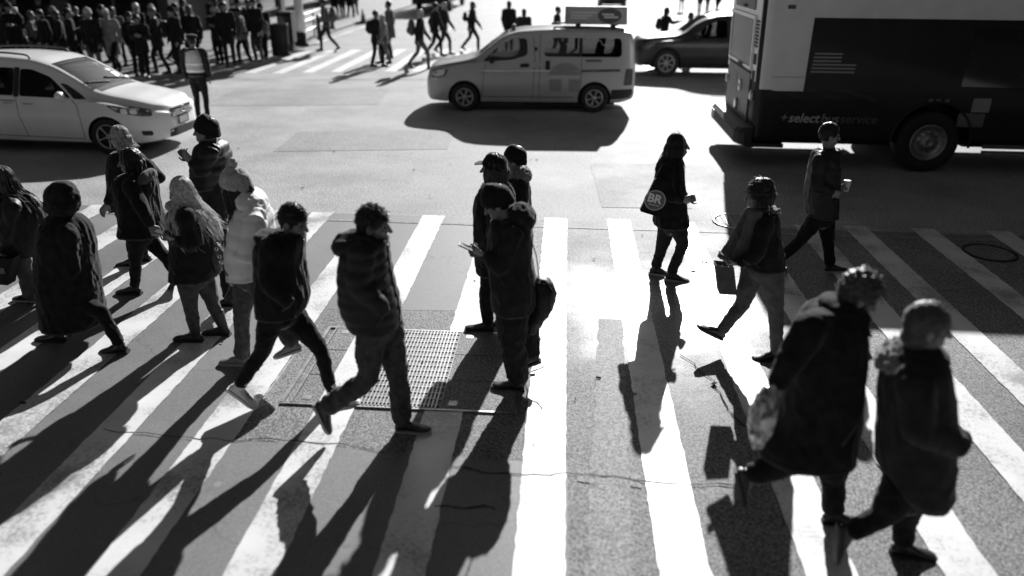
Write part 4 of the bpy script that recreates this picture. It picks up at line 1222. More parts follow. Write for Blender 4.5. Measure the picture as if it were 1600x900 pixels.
def tufts(c, f, u, s, n, ln, m, parent, front=.055, back=-.05, up=.35, seed=1, rad=(.1, .084, .108), cz=.026, wave=0.0):
    """short hair: many tapered tufts rooted all over the scalp"""
    r = random.Random(seed); l = u.cross(f).normalized(); mb = MB()
    cc = c + f * (-.014 * s) + u * (cz * s)
    k = 0
    while k < n:
        d = V((r.gauss(0, 1), r.gauss(0, 1), r.gauss(.35, 1))).normalized()
        x, z = d.x * rad[0], d.z * rad[2] + cz
        lim = back + (front - back) * min(1, max(0, (x + .05) / .12))
        if z < lim: continue
        k += 1
        nd = (f * d.x + l * d.y + u * d.z).normalized()
        p = cc + f * (d.x * rad[0] * s) + l * (d.y * rad[1] * s) + u * (d.z * rad[2] * s) - nd * .004
        fl = (f * r.uniform(-.3, .9) - u * r.uniform(0, .9) + l * r.uniform(-.7, .7))
        t = (nd * up * .5 + (fl - nd * fl.dot(nd)).normalized()).normalized()
        L = ln * r.uniform(.6, 1.3) * s
        p1 = p + t * L * .5 + nd * L * .1; p2 = p + t * L + V((r.gauss(0, 1), r.gauss(0, 1), r.gauss(0, 1))) * (L * .15 + wave * .01)
        mb.add(tube([p, p1, p2], [.0065 * s, .005 * s, .0012], 4, l, 1, False))
    return mb.obj('hair', m, parent, True)
def hair_cap(c, f, u, s, m, parent, rad=(.1, .085, .106), off=(-.02, .034), amp=.006, fr=45, name='hair', low=None):
    l = u.cross(f).normalized()
    sh = [ellipsoid(c + f * (off[0] * s) + u * (off[1] * s), (f, l, u), tuple(q * s for q in rad), 28, 20)]
    if low: sh.append(ellipsoid(c + f * (low[0] * s) + u * (low[1] * s), (f, l, u), tuple(q * s for q in low[2]), 24, 16))
    return fused(name, sh, .009, m, parent, 1, fuzz(amp, fr))
def locks(c, f, u, s, m, parent, length, wind, n=90, seed=3, r0=.011, spread=1.0, face_gap=.45):
    """long hair: tapered locks that leave the scalp, follow the head and hang or blow away"""
    r = random.Random(seed); l = u.cross(f).normalized(); mb = MB()
    cc = c + f * (-.014 * s) + u * (.03 * s)
    cts = [o for o in parent.children if o.name.split('.')[0] == 'coat']
    bvh = None
    if cts:
        from mathutils.bvhtree import BVHTree
        me_ = cts[0].data
        bvh = BVHTree.FromPolygons([v.co.copy() for v in me_.vertices], [tuple(p.vertices) for p in me_.polygons])
    k = 0
    while k < n:
        th = r.uniform(0, 2 * math.pi)
        dv = V((math.cos(th), math.sin(th), 0))
        if dv.x > face_gap: continue
        k += 1
        pts = []
        h0 = r.uniform(.2, 1.0)
        for a in (0, .33, .66, 1.0):
            ph = (1.45 - a * 1.6) * h0
            d = V((math.cos(ph) * dv.x, math.cos(ph) * dv.y, math.sin(ph)))
            pts.append(cc + f * (d.x * .104 * s) + l * (d.y * .087 * s) + u * (d.z * .112 * s))
        p = pts[-1]; L = length * r.uniform(.65, 1.12); q = V((0, 0, -1)); out = (f * dv.x + l * dv.y)
        w = wind * r.uniform(.5, 1.35) + V((r.gauss(0, .07), r.gauss(0, .07), 0)) * spread
        for a in (.2, .45, .7, 1.0):
            pts.append(p + q * (L * a) + w * (L * a * a) + out * (.02 * s * (1 - a)) + V((noise.noise(p * 30 + V((0, 0, a * 3))), noise.noise(p * 27 + V((5, 0, a * 3))), 0)) * .02)
        rr = r0 * r.uniform(.6, 1.2)
        if bvh:
            for i in range(4, len(pts)):
                q_, nn_, _, dd_ = bvh.find_nearest(pts[i])
                if q_ is not None:
                    sd_ = (pts[i] - q_).dot(nn_)
                    if sd_ < .008: pts[i] = q_ + nn_ * r.uniform(.008, .022)
        mb.add(tube(pts, [rr * .8, rr, rr, rr, rr, rr * .9, rr * .6, rr * .1], 4, l, 3, False))
    return mb.obj('hair', m, parent, True)
def beanie(c, f, u, s, m, parent, tall=.15, pom=False, name='hat', brim=True, rad=1.0):
    l = u.cross(f).normalized()
    rows = [(.012, .1, .088), (.03, .106, .093), (.055, .107, .094), (.085, .1, .089), (.11, .085, .077), (.13, .06, .056), (tall - .004, .03, .03)]
    rings = []
    for z, a, b in rows:
        o = -.012 - .12 * z
        rings.append([c + f * ((o + a * rad * math.cos(t)) * s) + l * (b * rad * math.sin(t) * s) + u * ((z - .18 * a * math.cos(t) * 0 + .035 * math.cos(t) * (1 if z < .06 else .5)) * s) for t in [2 * math.pi * k / 24 for k in range(24)]])
    sh = [rings_shape(rings)]
    if brim:
        rings = []
        for z, a, b in ((-.012, .1, .089), (-.008, .11, .097), (.012, .113, .1), (.034, .112, .099), (.04, .1, .09)):
            rings.append([c + f * ((-.014 + a * rad * math.cos(t)) * s) + l * (b * rad * math.sin(t) * s) + u * ((z + .035 * math.cos(t)) * s) for t in [2 * math.pi * k / 24 for k in range(24)]])
        sh.append(rings_shape(rings))
    o = fused(name, sh, .009, m, parent, 2, fuzz(.003, 70))
    if pom:
        fused('pompom', [ellipsoid(c + u * ((tall + .02) * s) - f * .03 * s, (f, l, u), (.036 * s,) * 3, 16, 12)], .008, m, o, 1, fuzz(.009, 60))
    return o

def coat_details(t, F, Lt, top, bot, rows, W_, m):
    """zip placket down the front, hem and yoke ridges, pocket welts, found on the finished coat surface"""
    from mathutils.bvhtree import BVHTree
    me = [o for o in t.children if o.name.split('.')[0] == 'coat'][0].data
    bvh = BVHTree.FromPolygons([v.co.copy() for v in me.vertices], [tuple(p.vertices) for p in me.polygons])
    def axis(k):
        i = min(int(k), len(rows) - 2); q = k - i
        return W_(rows[i][0]).lerp(W_(rows[i + 1][0]), q)
    def hit(c, d, off):
        h = bvh.ray_cast(c + d * .9, -d)
        return h[0] + d * off if h[0] is not None else None
    n = len(rows) - 1
    P = []
    for k in range(0, 25):
        c = axis(1.2 + (n - 1.25) * k / 24)
        q = hit(c, F, .001)
        if q is not None: P.append(q)
    if len(P) > 4: pyobj('placket', *tube(P, [(.014, .006)] * len(P), 6, Lt, 1), m, t)
    for kk, r in ((n - .12, .007), (n - .32, .004)):
        c = axis(kk); P = []
        for j in range(37):
            a = 2 * math.pi * j / 36
            q = hit(c, F * math.cos(a) + Lt * math.sin(a), .001)
            if q is not None: P.append(q)
        if len(P) > 20: pyobj('hem', *tube(P, [r] * len(P), 6, V((0, 0, 1)), 1, False), m, t)
    for sd in (-1, 1):
        a0 = V((0, 0, 0)); P = []
        for j in range(6):
            c = axis(n * (.62 + .12 * j / 5)); d = (F * (.75 - .08 * j) + Lt * sd).normalized()
            q = hit(c, d, .002)
            if q is not None: P.append(q)
        if len(P) == 6: pyobj('pocket_welt', *tube(P, [(.006, .009)] * 6, 6, Lt, 1), m, t)

def person(name_label, base, F, J, rows, sty, group=None, voxel=1.0):
    """J joints in world space; rows = [(centre, half depth, half breadth)] of the upper garment; sty = style dictionary"""
    t = empty('person', base, 0, name_label, 'person', group)
    B = V(base)
    W_ = lambda p: V(p) - B
    J = {k: ([W_(q) for q in v] if isinstance(v, list) else W_(v)) for k, v in J.items()}
    Lt = V((-F.y, F.x, 0))
    g = sty.get
    c, s = J['head'], g('hs', 1.0)
    f = F * math.cos(R(g('yaw', 0))) + Lt * math.sin(R(g('yaw', 0)))
    pit = R(g('pitch', 0))
    u = (V((0, 0, 1)) * math.cos(pit) + f * math.sin(pit)).normalized()
    f = (f * math.cos(pit) - V((0, 0, 1)) * math.sin(pit)).normalized()
    vx = voxel
    # ---- body: one continuous surface
    sh = head_shapes(c, f, u, s)
    nk = J['neck']
    sh.append(tube([c - u * .05 * s - f * .012, (c - u * .1 * s + nk) / 2 - f * .005, nk - V((0, 0, .03))], [.052 * s, .052 * s, .07 * s], 12, Lt))
    hp = (J['hip'][0] + J['hip'][1]) / 2
    sh.append(tube([hp - V((0, 0, .06)), hp + V((0, 0, .1)), hp.lerp(nk, .6), nk - V((0, 0, .06)), nk + V((0, 0, .0))], [(.13, .085), (.12, .08), (.14, .095), (.13, .07), (.05, .05)], 16, Lt))
    for i in (0, 1):
        a, b_, w = J['sh'][i], J['el'][i], J['wr'][i]
        sh.append(tube([nk.lerp(a, .35) - V((0, 0, .03)), a, a.lerp(b_, .5), b_, b_.lerp(w, .35), w], [.05, .05, .042, .036, .036, .024], 10, Lt))
        if g('hands', True) and not (g('pocket', ()) and i in g('pocket')):
            hd = g('hand', {}).get(i)
            fd = (w - b_).normalized()
            if hd: d, n_, side, curl, grip = hd
            else: d, n_, side, curl, grip = fd, V((nk.x - w.x, nk.y - w.y, 0)), (1 if (i == 0) == (F.x >= 0) else -1), (.35, .4, .45, .5), 0
            if isinstance(d, tuple): d = V(d)
            if isinstance(n_, tuple): n_ = V(n_)
            sh += hand_shapes(w + fd * .0, d, n_, side, curl, g('hand_s', 1.0), grip)
        h, k, an, to = J['hip'][i], J['knee'][i], J['ank'][i], J['toe'][i]
        sh.append(tube([h, h.lerp(k, .5), k, k.lerp(an, .35), an], [.07, .065, .048, .048, .032], 10, Lt))
        sh.append(tube([an - V((0, 0, .01)), an.lerp(to, .5), to.lerp(an, .2)], [.03, .026, .018], 8, Lt))
    fused('body', sh, .0068 * vx if vx <= 1 else .012 * vx, g('skin', M['skin']), t, 2)
    if vx <= 1:
        l = u.cross(f).normalized()
        for y in (.031, -.031):
            pyobj('eye', *ellipsoid(c + f * .0805 * s + l * y * s + u * .006 * s, (f, l, u), (.008 * s, .0125 * s, .006 * s), 10, 7), M['eye'], t)
    # ---- trousers
    if g('trousers'):
        sh = []
        lr = g('lr', (.1, .085, .068, .066, .062))
        for i in (0, 1):
            h, k, an = J['hip'][i], J['knee'][i], J['ank'][i]
            sh.append(tube([h + (h - k).normalized() * .05, h.lerp(k, .5), k, k.lerp(an, .45), an + (k - an).normalized() * g('cuff', .02)], [(lr[0] * .9, lr[0]), lr[1], lr[2], lr[3], lr[4]], 14, Lt))
        sh.append(ellipsoid(hp + V((0, 0, .02)), (F, Lt, V((0, 0, 1))), (.125, .165, .13), 18, 12))
        fused('trousers', sh, .013 * vx, g('trousers'), t, 3, fold(g('tf', .008), 12, .6))
    # ---- coat: torso rings, sleeves, collar
    if rows:
        RW = [(W_(p), a, b) for p, a, b in rows]
        P = spline([q[0] for q in RW], 3); ab = spline([(q[1], q[2], 0) for q in RW], 3)
        sh = [rings_shape([super_ring(p, F, Lt, max(a.x, .02), max(a.y, .02), 26) for p, a in zip(P, ab)])]
        sr = g('sr', (.085, .072, .066, .058, .05))
        for i in (0, 1):
            a, b_, w = J['sh'][i], J['el'][i], J['wr'][i]
            w2 = w + (w - b_).normalized() * g('slv', -.015)
            sh.append(tube([nk.lerp(a, .5) - V((0, 0, .05)), a, a.lerp(b_, .5), b_, b_.lerp(w2, .5), w2], [sr[0] * .9, sr[0], sr[1], sr[2], sr[3], sr[4]], 14, Lt))
        fused('coat', sh, .0125 * vx, g('coat', M['black_cloth']), t, 2, g('disp', fold(.011, 8)))
        if vx <= 1 and g('trim', True): coat_details(t, F, Lt, W_(rows[0][0]), W_(rows[-1][0]), rows, W_, g('placket', M['black_leather']))
    for ex in g('extra', []): ex(t, c, f, u, s, Lt, W_)
    lat = V((-F.y, F.x, 0))
    if g('shoes'):
        for i in (0, 1):
            sk = g('shoe_kind', 'shoe')
            shoe(J['ank'][i], J['toe'][i], lat, t, g('shoes'), g('soles', M['dark_sole']), sk, g('ss', 1.0), J['knee'][i])
    return t

def px_person(label, face, gp, head, rows, arms, legs, sty, dz=0.0):
    """a passer-by walking along the crossing, joints measured against the ground at the planted foot.
    gp (u, v, dy): sole of the planted foot and its offset from the middle plane"""
    G0 = gnd(gp[0], gp[1]); Y0 = G0.y - gp[2]
    A = lambda q, dy=0.0: at(q[0], q[1], Y0 + dy)
    F = V((face, 0, 0))
    ns = (-1, 1)     # near, far
    J = {'head': A(head)}
    rr = []
    n = len(rows)
    for k, (v, uL, uR, b) in enumerate(rows):
        pl, pr = A((uL, v)), A((uR, v))
        c_ = (pl + pr) / 2
        w_ = max(0, (k / (n - 1) - .55) / .45)
        c_.z += .2 * b * w_
        rr.append((c_, (pr - pl).length / 2, b))
    J['neck'] = V((rr[0][0].x, Y0, rr[0][0].z + .0))
    for key, sp, dflt in (('sh', 0, .17), ('el', 1, .25), ('wr', 2, .22)):
        J[key] = []
        for i in (0, 1):
            q = arms[i][sp]
            J[key].append(A(q, q[2] if len(q) > 2 else ns[i] * dflt))
    for key in ('hip', 'knee', 'ank', 'toe'): J[key] = []
    for i in (0, 1):
        h, k, a, t_, planted = legs[i]
        J['hip'].append(A(h, ns[i] * .09)); J['knee'].append(A(k, ns[i] * .09))
        an = A(a, ns[i] * .08); to = A(t_, ns[i] * .08)
        if planted:
            an.z = .088; to.z = .03
        else:
            an.z = max(an.z, .08); to.z = max(to.z, .02)
        J['ank'].append(an); J['toe'].append(to)
    base = V(((J['ank'][0].x + J['ank'][1].x) / 2, Y0, 0))
    t = person(label, base, F, J, rr, sty)
    J['A'] = A; J['base'] = base; J['F'] = F; J['Y0'] = Y0
    return t, J
def hood_down(u_, v_, rx, rz, ry, m, A, amp=.008, name='hood'):
    def ex(t, c, f, u, s, Lt, W_):
        fused(name, [ellipsoid(W_(A((u_, v_))), AX, (rx, ry, rz), 24, 16)], .012, m, t, 2, fold(amp, 14))
    return ex
# ---------------------------------------------------------------- the people on the crossing, left to right
def ex_tufts(n, ln, m, **k): return lambda t, c, f, u, s, Lt, W_: tufts(c, f, u, s, n, ln, m, t, **k)
def ex_cap(m, **k): return lambda t, c, f, u, s, Lt, W_: hair_cap(c, f, u, s, m, t, **k)
def ex_locks(m, length, wind, **k): return lambda t, c, f, u, s, Lt, W_: locks(c, f, u, s, m, t, length, V(wind), **k)
def ex_beanie(m, **k): return lambda t, c, f, u, s, Lt, W_: beanie(c, f, u, s, m, t, **k)
def ex_blob(name, u_, v_, r, m, A_dy=0.0, amp=.008, fr=14, tilt=0.0, vox=.012):
    """garment piece set by its own place: hood, collar, scarf end"""
    def ex(t, c, f, u, s, Lt, W_):
        Mx = Matrix.Rotation(R(tilt), 3, 'Y')
        p = W_(at(u_, v_, ex.Y0 + A_dy))
        fused(name, [ellipsoid(p, tuple(Mx @ a for a in AX), r, 24, 16)], vox, m, t, 2, fuzz(amp, fr))
    ex.needs = True
    return ex
def walker(label, face, gp, head, rows, arms, legs, sty):
    Y0 = gnd(gp[0], gp[1]).y - gp[2]
    for e in sty.get('extra', []):
        if getattr(e, 'needs', False): e.Y0 = Y0
    return px_person(label, face, gp, head, rows, arms, legs, sty)
BC, BN, DC = M['black_cloth'], M['black_nylon'], M['dark_cloth']

# long fair-brown hair, dark jacket, cut by the left edge
p1, j1 = walker('person with long windblown hair in dark jacket and wide trousers at far left edge', -1, (40, 471, -.08), (4, 282),
    [(302, -18, 36, .1), (312, -34, 50, .19), (335, -42, 66, .23), (365, -40, 70, .24), (395, -34, 62, .22), (402, -30, 58, .21)],
    [[(20, 325), (10, 368), (2, 392)], [(10, 325), (-25, 365), (-40, 385)]],
    [[(26, 392), (42, 430), (50, 458), (26, 468), True], [(20, 392), (56, 432), (70, 468), (58, 480), False]],
    dict(coat=BN, trousers=M['grey_cloth'], shoes=M['dark_cloth'], soles=M['sole'], lr=(.1, .09, .078, .085, .09), cuff=.0, pitch=5,
         hand={0: ((-.1, 0, -1), (0, 1, 0), -1, (1.2, 1.2, 1.2, 1.2), .2)},
         extra=[ex_cap(M['brown_hair']), ex_locks(M['brown_hair'], .34, (.34, .02, .0), n=110, seed=4)]))
# black hooded long coat
p2, j2 = walker('person in long black coat with big dark hood striding in heeled boots on the left', -1, (80, 534, .08), (92, 318),
    [(338, 76, 118, .12), (350, 68, 130, .2), (372, 66, 138, .24), (400, 64, 143, .25), (435, 64, 149, .26), (470, 70, 154, .26), (500, 75, 158, .27), (512, 77, 158, .27)],
    [[(106, 366, -.14), (112, 420, -.17), (96, 452, -.16)], [(90, 366, .14), (84, 415, .17), (80, 450, .16)]],
    [[(118, 470), (158, 488), (187, 538), (166, 552), False], [(108, 470), (100, 490), (88, 520), (64, 530), True]],
    dict(coat=BC, trousers=BC, shoes=M['black_leather'], soles=M['dark_sole'], shoe_kind='tall', lr=(.1, .08, .06, .055, .05), pitch=8, pocket=(0, 1), hs=1.02,
         extra=[ex_cap(M['dark_hair']), ex_blob('hood', 97, 311, (.14, .14, .165), M['black_cloth'], 0, .014, 14, 12), ex_blob('hood_edge', 84, 312, (.05, .125, .14), M['dark_cloth'], 0, .014, 40, 12), ex_blob('collar', 98, 343, (.14, .14, .07), BC)]))
# dark coat, one arm swinging forward
p3, j3 = walker('person in dark knee-length coat with pale hood swinging a forward arm near the minivan wheel', -1, (208, 460, -.08), (203, 253),
    [(272, 190, 228, .12), (283, 184, 240, .2), (310, 186, 243, .23), (338, 192, 249, .24), (360, 191, 258, .26), (370, 192, 262, .27)],
    [[(205, 292), (222, 325), (236, 352)], [(190, 290), (176, 306), (168, 318)]],
    [[(214, 368), (212, 408), (210, 444), (190, 457), True], [(228, 368), (256, 400), (276, 428), (268, 446), False]],
    dict(coat=BC, trousers=BC, shoes=M['black_leather'], lr=(.1, .078, .06, .055, .048), shoe_kind='high', yaw=18, pitch=4,
         extra=[ex_cap(M['dark_hair'], rad=(.108, .094, .112), low=(-.05, -.06, (.07, .08, .09))), ex_locks(M['dark_hair'], .16, (.1, 0, 0), n=60, seed=8),
                ex_blob('hood', 229, 281, (.06, .16, .125), M['grey_cloth'], 0, .012, 14, 28)]))
# behind: windblown light hair
p4, j4 = walker('person with pale windblown hair half hidden behind the dark coat near the minivan wheel', -1, (205, 412, .0), (186, 216),
    [(238, 176, 205, .1), (248, 172, 214, .18), (275, 172, 222, .22), (310, 175, 222, .22), (330, 176, 222, .22)],
    [[(215, 250), (232, 262), (244, 274)], [(190, 252), (184, 280), (182, 300)]],
    [[(198, 330), (204, 365), (206, 398), (190, 408), True], [(200, 330), (214, 368), (226, 398), (214, 408), False]],
    dict(coat=DC, trousers=BC, shoes=M['black_leather'], lr=(.1, .08, .06, .055, .05), sr=(.08, .075, .072, .068, .06), pitch=10, hs=.98, slv=.06, pocket=(0,),
         extra=[ex_cap(M['brown_hair']), ex_locks(M['blond_hair'], .16, (.42, 0, .16), n=90, seed=5, r0=.009)]))
# long straight blond hair, looking at a phone
p5, j5 = walker('person with very long blond hair in black jacket and ankle boots holding a phone', -1, (295, 533, -.06), (283, 301),
    [(318, 274, 300, .1), (329, 268, 318, .19), (350, 268, 334, .22), (380, 271, 344, .23), (408, 270, 344, .23), (430, 270, 342, .23), (438, 271, 338, .22)],
    [[(290, 340), (300, 382), (276, 374)], [(290, 340), (285, 385), (272, 372)]],
    [[(292, 436), (297, 474), (304, 512), (276, 528), True], [(318, 432), (332, 472), (350, 516), (324, 536), False]],
    dict(coat=BC, trousers=M['denim'], shoes=M['black_leather'], shoe_kind='boot', lr=(.105, .085, .062, .058, .05), cuff=.14, pitch=14, ss=1.0, slv=-.02,
         hand={0: ((-1, .1, .15), (0, .5, .8), 1, (.6, .7, .7, .7), .2), 1: ((-1, -.1, .1), (0, -.5, .8), -1, (.5, .6, .6, .6), .2)},
         extra=[ex_cap(M['blond_hair']), ex_locks(M['blond_hair'], .45, (.2, .0, .02), n=260, seed=6, r0=.0075), ex_locks(M['blond_hair'], .42, (.42, .05, .06), n=90, seed=66, r0=.006, spread=1.6), ex_blob('scarf', 272, 322, (.075, .085, .05), M['pale_knit'], 0, .008, 30, 10)]))
# tall man behind with dark cap
p6, j6 = walker('person in dark padded jacket and black knit cap beyond the pale puffer coat', -1, (352, 479, .08), (322, 206),
    [(219, 316, 344, .1), (228, 308, 352, .2), (245, 304, 357, .25), (265, 304, 358, .26), (285, 305, 354, .25), (296, 306, 350, .24)],
    [[(328, 238), (316, 268), (300, 252)], [(325, 238), (310, 262), (297, 250)]],
    [[(334, 296), (344, 372), (366, 440), (356, 462), False], [(330, 296), (344, 380), (358, 462), (340, 476), True]],
    dict(coat=BN, trousers=M['dark_cloth'], shoes=M['black_leather'], lr=(.105, .09, .07, .066, .06), disp=quilt(.012, .09), hs=1.04,
         extra=[ex_cap(M['dark_hair']), ex_beanie(M['black_cloth'])]))
# pale puffer, pompom hat
p7, j7 = walker('person in pale puffer coat and pale knit hat with a pompom', -1, (372, 572, .06), (368, 292),
    [(322, 372, 416, .15), (334, 368, 421, .2), (358, 362, 424, .24), (385, 358, 424, .25), (410, 358, 422, .25), (428, 361, 420, .25), (436, 363, 416, .24)],
    [[(398, 345), (384, 404), (398, 378)], [(385, 345), (368, 395), (362, 420)]],
    [[(400, 432), (425, 492), (458, 536), (438, 552), False], [(384, 432), (378, 494), (378, 553), (352, 566), True]],
    dict(coat=M['pale_nylon'], trousers=M['denim'], shoes=M['grey_leather'], soles=M['sole'], lr=(.115, .09, .07, .066, .07), disp=quilt(.012, .12), pitch=8, hs=1.04, sr=(.1, .09, .085, .08, .065),
         extra=[ex_cap(M['dark_hair'], low=(-.03, -.05, (.075, .088, .1))), ex_locks(M['dark_hair'], .3, (-.02, 0, 0), n=110, seed=9, face_gap=.7), ex_beanie(M['pale_knit'], pom=True, tall=.16, rad=1.08),
                ex_blob('hood', 394, 316, (.13, .17, .095), M['pale_nylon'], 0, .014, 14, 42)]))
# young man with short dark hair and white trainers
p8, j8 = walker('person with short dark hair in black jacket and white trainers walking to the right', 1, (382, 641, -.08), (459, 347),
    [(362, 432, 474, .13), (370, 410, 474, .19), (385, 401, 473, .23), (410, 402, 471, .25), (440, 402, 477, .25), (465, 403, 480, .25), (484, 405, 478, .24), (492, 408, 474, .23)],
    [[(424, 384), (418, 440), (452, 474)], [(440, 384), (446, 440), (466, 470)]],
    [[(426, 490), (410, 548), (373, 604), (402, 638), False], [(456, 490), (500, 545), (518, 598), (549, 607), True]],
    dict(coat=BC, trousers=BC, shoes=M['white_leather'], soles=M['white_cloth'], shoe_kind='high', lr=(.105, .085, .06, .055, .045), cuff=.03, pitch=14, pocket=(0, 1), yaw=-14, hs=1.03,
         extra=[ex_cap(M['dark_hair']), ex_tufts(520, .024, M['dark_hair'], seed=2, wave=.4), ex_blob('hood', 418, 372, (.085, .15, .05), M['dark_cloth'], 0, .01, 16, 28), ex_blob('collar', 448, 372, (.1, .11, .05), BC, 0, .004, 20, 28)]))
# man in black puffer
p9, j9 = walker('person in black puffer jacket and dark jeans beside the steel grating, short dark hair', 1, (636, 674, .09), (584, 352),
    [(370, 556, 606, .15), (378, 542, 606, .2), (395, 534, 607, .24), (420, 531, 610, .26), (445, 531, 616, .26), (470, 533, 622, .26), (492, 540, 625, .25), (508, 548, 625, .24), (514, 552, 622, .23)],
    [[(566, 392), (562, 446), (602, 486)], [(580, 392), (590, 450), (612, 484)]],
    [[(584, 508), (572, 594), (510, 636), (515, 682), False], [(606, 508), (622, 590), (628, 650), (664, 669), True]],
    dict(coat=BN, trousers=M['denim'], shoes=M['black_leather'], soles=M['sole'], lr=(.115, .095, .075, .074, .07), tf=.014, disp=quilt(.008, .085), pocket=(0, 1), pitch=6, hs=1.05, sr=(.1, .088, .08, .072, .055),
         extra=[ex_cap(M['dark_hair'], rad=(.1, .083, .1)), ex_tufts(560, .026, M['dark_hair'], seed=3, wave=.5), ex_blob('hood', 547, 380, (.12, .17, .078), BN, 0, .012, 16, -8), ex_blob('collar', 572, 372, (.13, .125, .055), BN, 0, .005, 20, 12)]))
# beanie and phone
p10, j10 = walker('person in charcoal hooded coat and black knit cap looking down at a phone', -1, (800, 608, -.07), (777, 318),
    [(342, 770, 812, .13), (352, 766, 828, .2), (375, 762, 832, .25), (400, 762, 831, .27), (430, 764, 836, .28), (455, 768, 838, .28), (478, 768, 838, .27), (486, 770, 834, .26)],
    [[(800, 364), (786, 418), (757, 398)], [(790, 364), (776, 414), (752, 396)]],
    [[(800, 484), (802, 536), (810, 580), (772, 601), True], [(812, 484), (824, 525), (829, 556), (812, 570), False]],
    dict(coat=DC, trousers=DC, shoes=M['black_leather'], soles=M['dark_sole'], lr=(.14, .125, .1, .095, .085), tf=.014, pitch=30, hs=1.05, slv=-.02, shoe_kind='high',
         hand={0: ((-1, .25, .2), (0, .6, .7), 1, (.7, .8, .8, .8), .2), 1: ((-1, -.25, .15), (0, -.6, .7), -1, (.6, .6, .7, .7), .2)},
         extra=[ex_cap(M['dark_hair']), ex_beanie(M['black_cloth'], tall=.155, rad=1.05), ex_blob('hood', 815, 338, (.12, .16, .095), DC, 0, .014, 13, 36), ex_blob('collar', 795, 346, (.11, .12, .05), DC, 0, .005, 18, -20)]))
# two people just behind him
p11, j11 = walker('person in peaked cap with long hair and black coat behind the phone reader', -1, (745, 516, -.05), (771, 264),
    [(288, 754, 796, .12), (298, 748, 803, .19), (325, 741, 804, .23), (360, 740, 803, .24), (395, 741, 802, .24), (420, 744, 802, .24), (428, 746, 800, .23)],
    [[(775, 308), (772, 360), (755, 398)], [(765, 308), (756, 360), (748, 398)]],
    [[(768, 424), (760, 466), (762, 500), (730, 509), True], [(778, 424), (786, 466), (794, 500), (776, 510), False]],
    dict(coat=BC, trousers=BC, shoes=M['black_leather'], lr=(.105, .085, .066, .062, .055), pocket=(0, 1), hs=1.0, shoe_kind='high',
         extra=[ex_cap(M['brown_hair']), ex_locks(M['brown_hair'], .2, (.03, 0, 0), n=110, seed=12, face_gap=.75),
                ex_beanie(M['black_cloth'], tall=.13, rad=1.0),
                lambda t, c, f, u, s, Lt, W_: pyobj('cap_peak', *tube([c + f * .085 * s + u * .055 * s, c + f * .13 * s + u * .052 * s, c + f * .165 * s + u * .042 * s], [(.075, .006), (.07, .006), (.04, .005)], 14, u.cross(f), 3), M['black_cloth'], t)]))
p12, j12 = walker('person in dark cap and fur trimmed hood farthest back of the cluster at centre', -1, (806, 478, .0), (803, 250),
    [(277, 786, 824, .13), (288, 786, 827, .2), (310, 788, 829, .23), (350, 788, 830, .24), (390, 790, 830, .24), (405, 791, 829, .23)],
    [[(812, 296), (816, 340), (806, 375)], [(800, 296), (796, 340), (792, 375)]],
    [[(808, 402), (812, 440), (818, 468), (800, 474), True], [(804, 402), (800, 440), (800, 464), (784, 474), False]],
    dict(coat=DC, trousers=BC, shoes=M['black_leather'], lr=(.1, .08, .065, .06, .055), pocket=(0, 1), hs=1.0,
         extra=[ex_cap(M['dark_hair']), ex_beanie(M['black_cloth'], tall=.14), ex_blob('hood', 817, 274, (.085, .13, .08), M['fur'], 0, .02, 45)]))
# woman with the BR tote
p13, j13 = walker('person in black coat and sunglasses with long hair carrying a round-logo tote bag', 1, (1030, 434, .0), (1060, 228),
    [(248, 1040, 1066, .1), (257, 1028, 1068, .18), (280, 1024, 1070, .22), (305, 1025, 1071, .22), (330, 1022, 1073, .23), (350, 1020, 1076, .24), (356, 1021, 1074, .23)],
    [[(1042, 268), (1044, 304), (1066, 312)], [(1050, 268), (1062, 300), (1074, 312)]],
    [[(1060, 352), (1066, 382), (1050, 418), (1066, 430), True], [(1042, 352), (1034, 388), (1024, 420), (1040, 432), True]],
    dict(coat=BC, trousers=M['dark_cloth'], shoes=M['black_leather'], soles=M['sole'], lr=(.105, .085, .066, .06, .058), hs=1.0, shoe_kind='high',
         hand={0: ((1, .2, .1), (0, 1, .2), 1, (1.3, 1.3, 1.3, 1.3), .3), 1: ((.8, -.3, .4), (0, -1, .2), -1, (1.2, 1.2, 1.2, 1.2), .3)},
         extra=[ex_cap(M['dark_hair'], rad=(.094, .088, .104), off=(-.026, .034)), ex_locks(M['dark_hair'], .3, (-.2, 0, .06), n=200, seed=14, r0=.009),
                lambda t, c, f, u, s, Lt, W_: MB().add(tube([c + f * (.09 - abs(y) * .35) * s + Lt * y * s - u * .004 * s for y in (.06, .02, -.02, -.06)], [(.012, .004)] * 4, 8, u, 1)).add(tube([c + f * .07 * s + Lt * .07 * s + u * .01 * s, c - f * .01 * s + Lt * .084 * s + u * .008 * s], [.004, .004], 6, u, 1)).add(tube([c + f * .07 * s - Lt * .07 * s + u * .01 * s, c - f * .01 * s - Lt * .084 * s + u * .008 * s], [.004, .004], 6, u, 1)).obj('sunglasses', M['phone'], t, True)]))
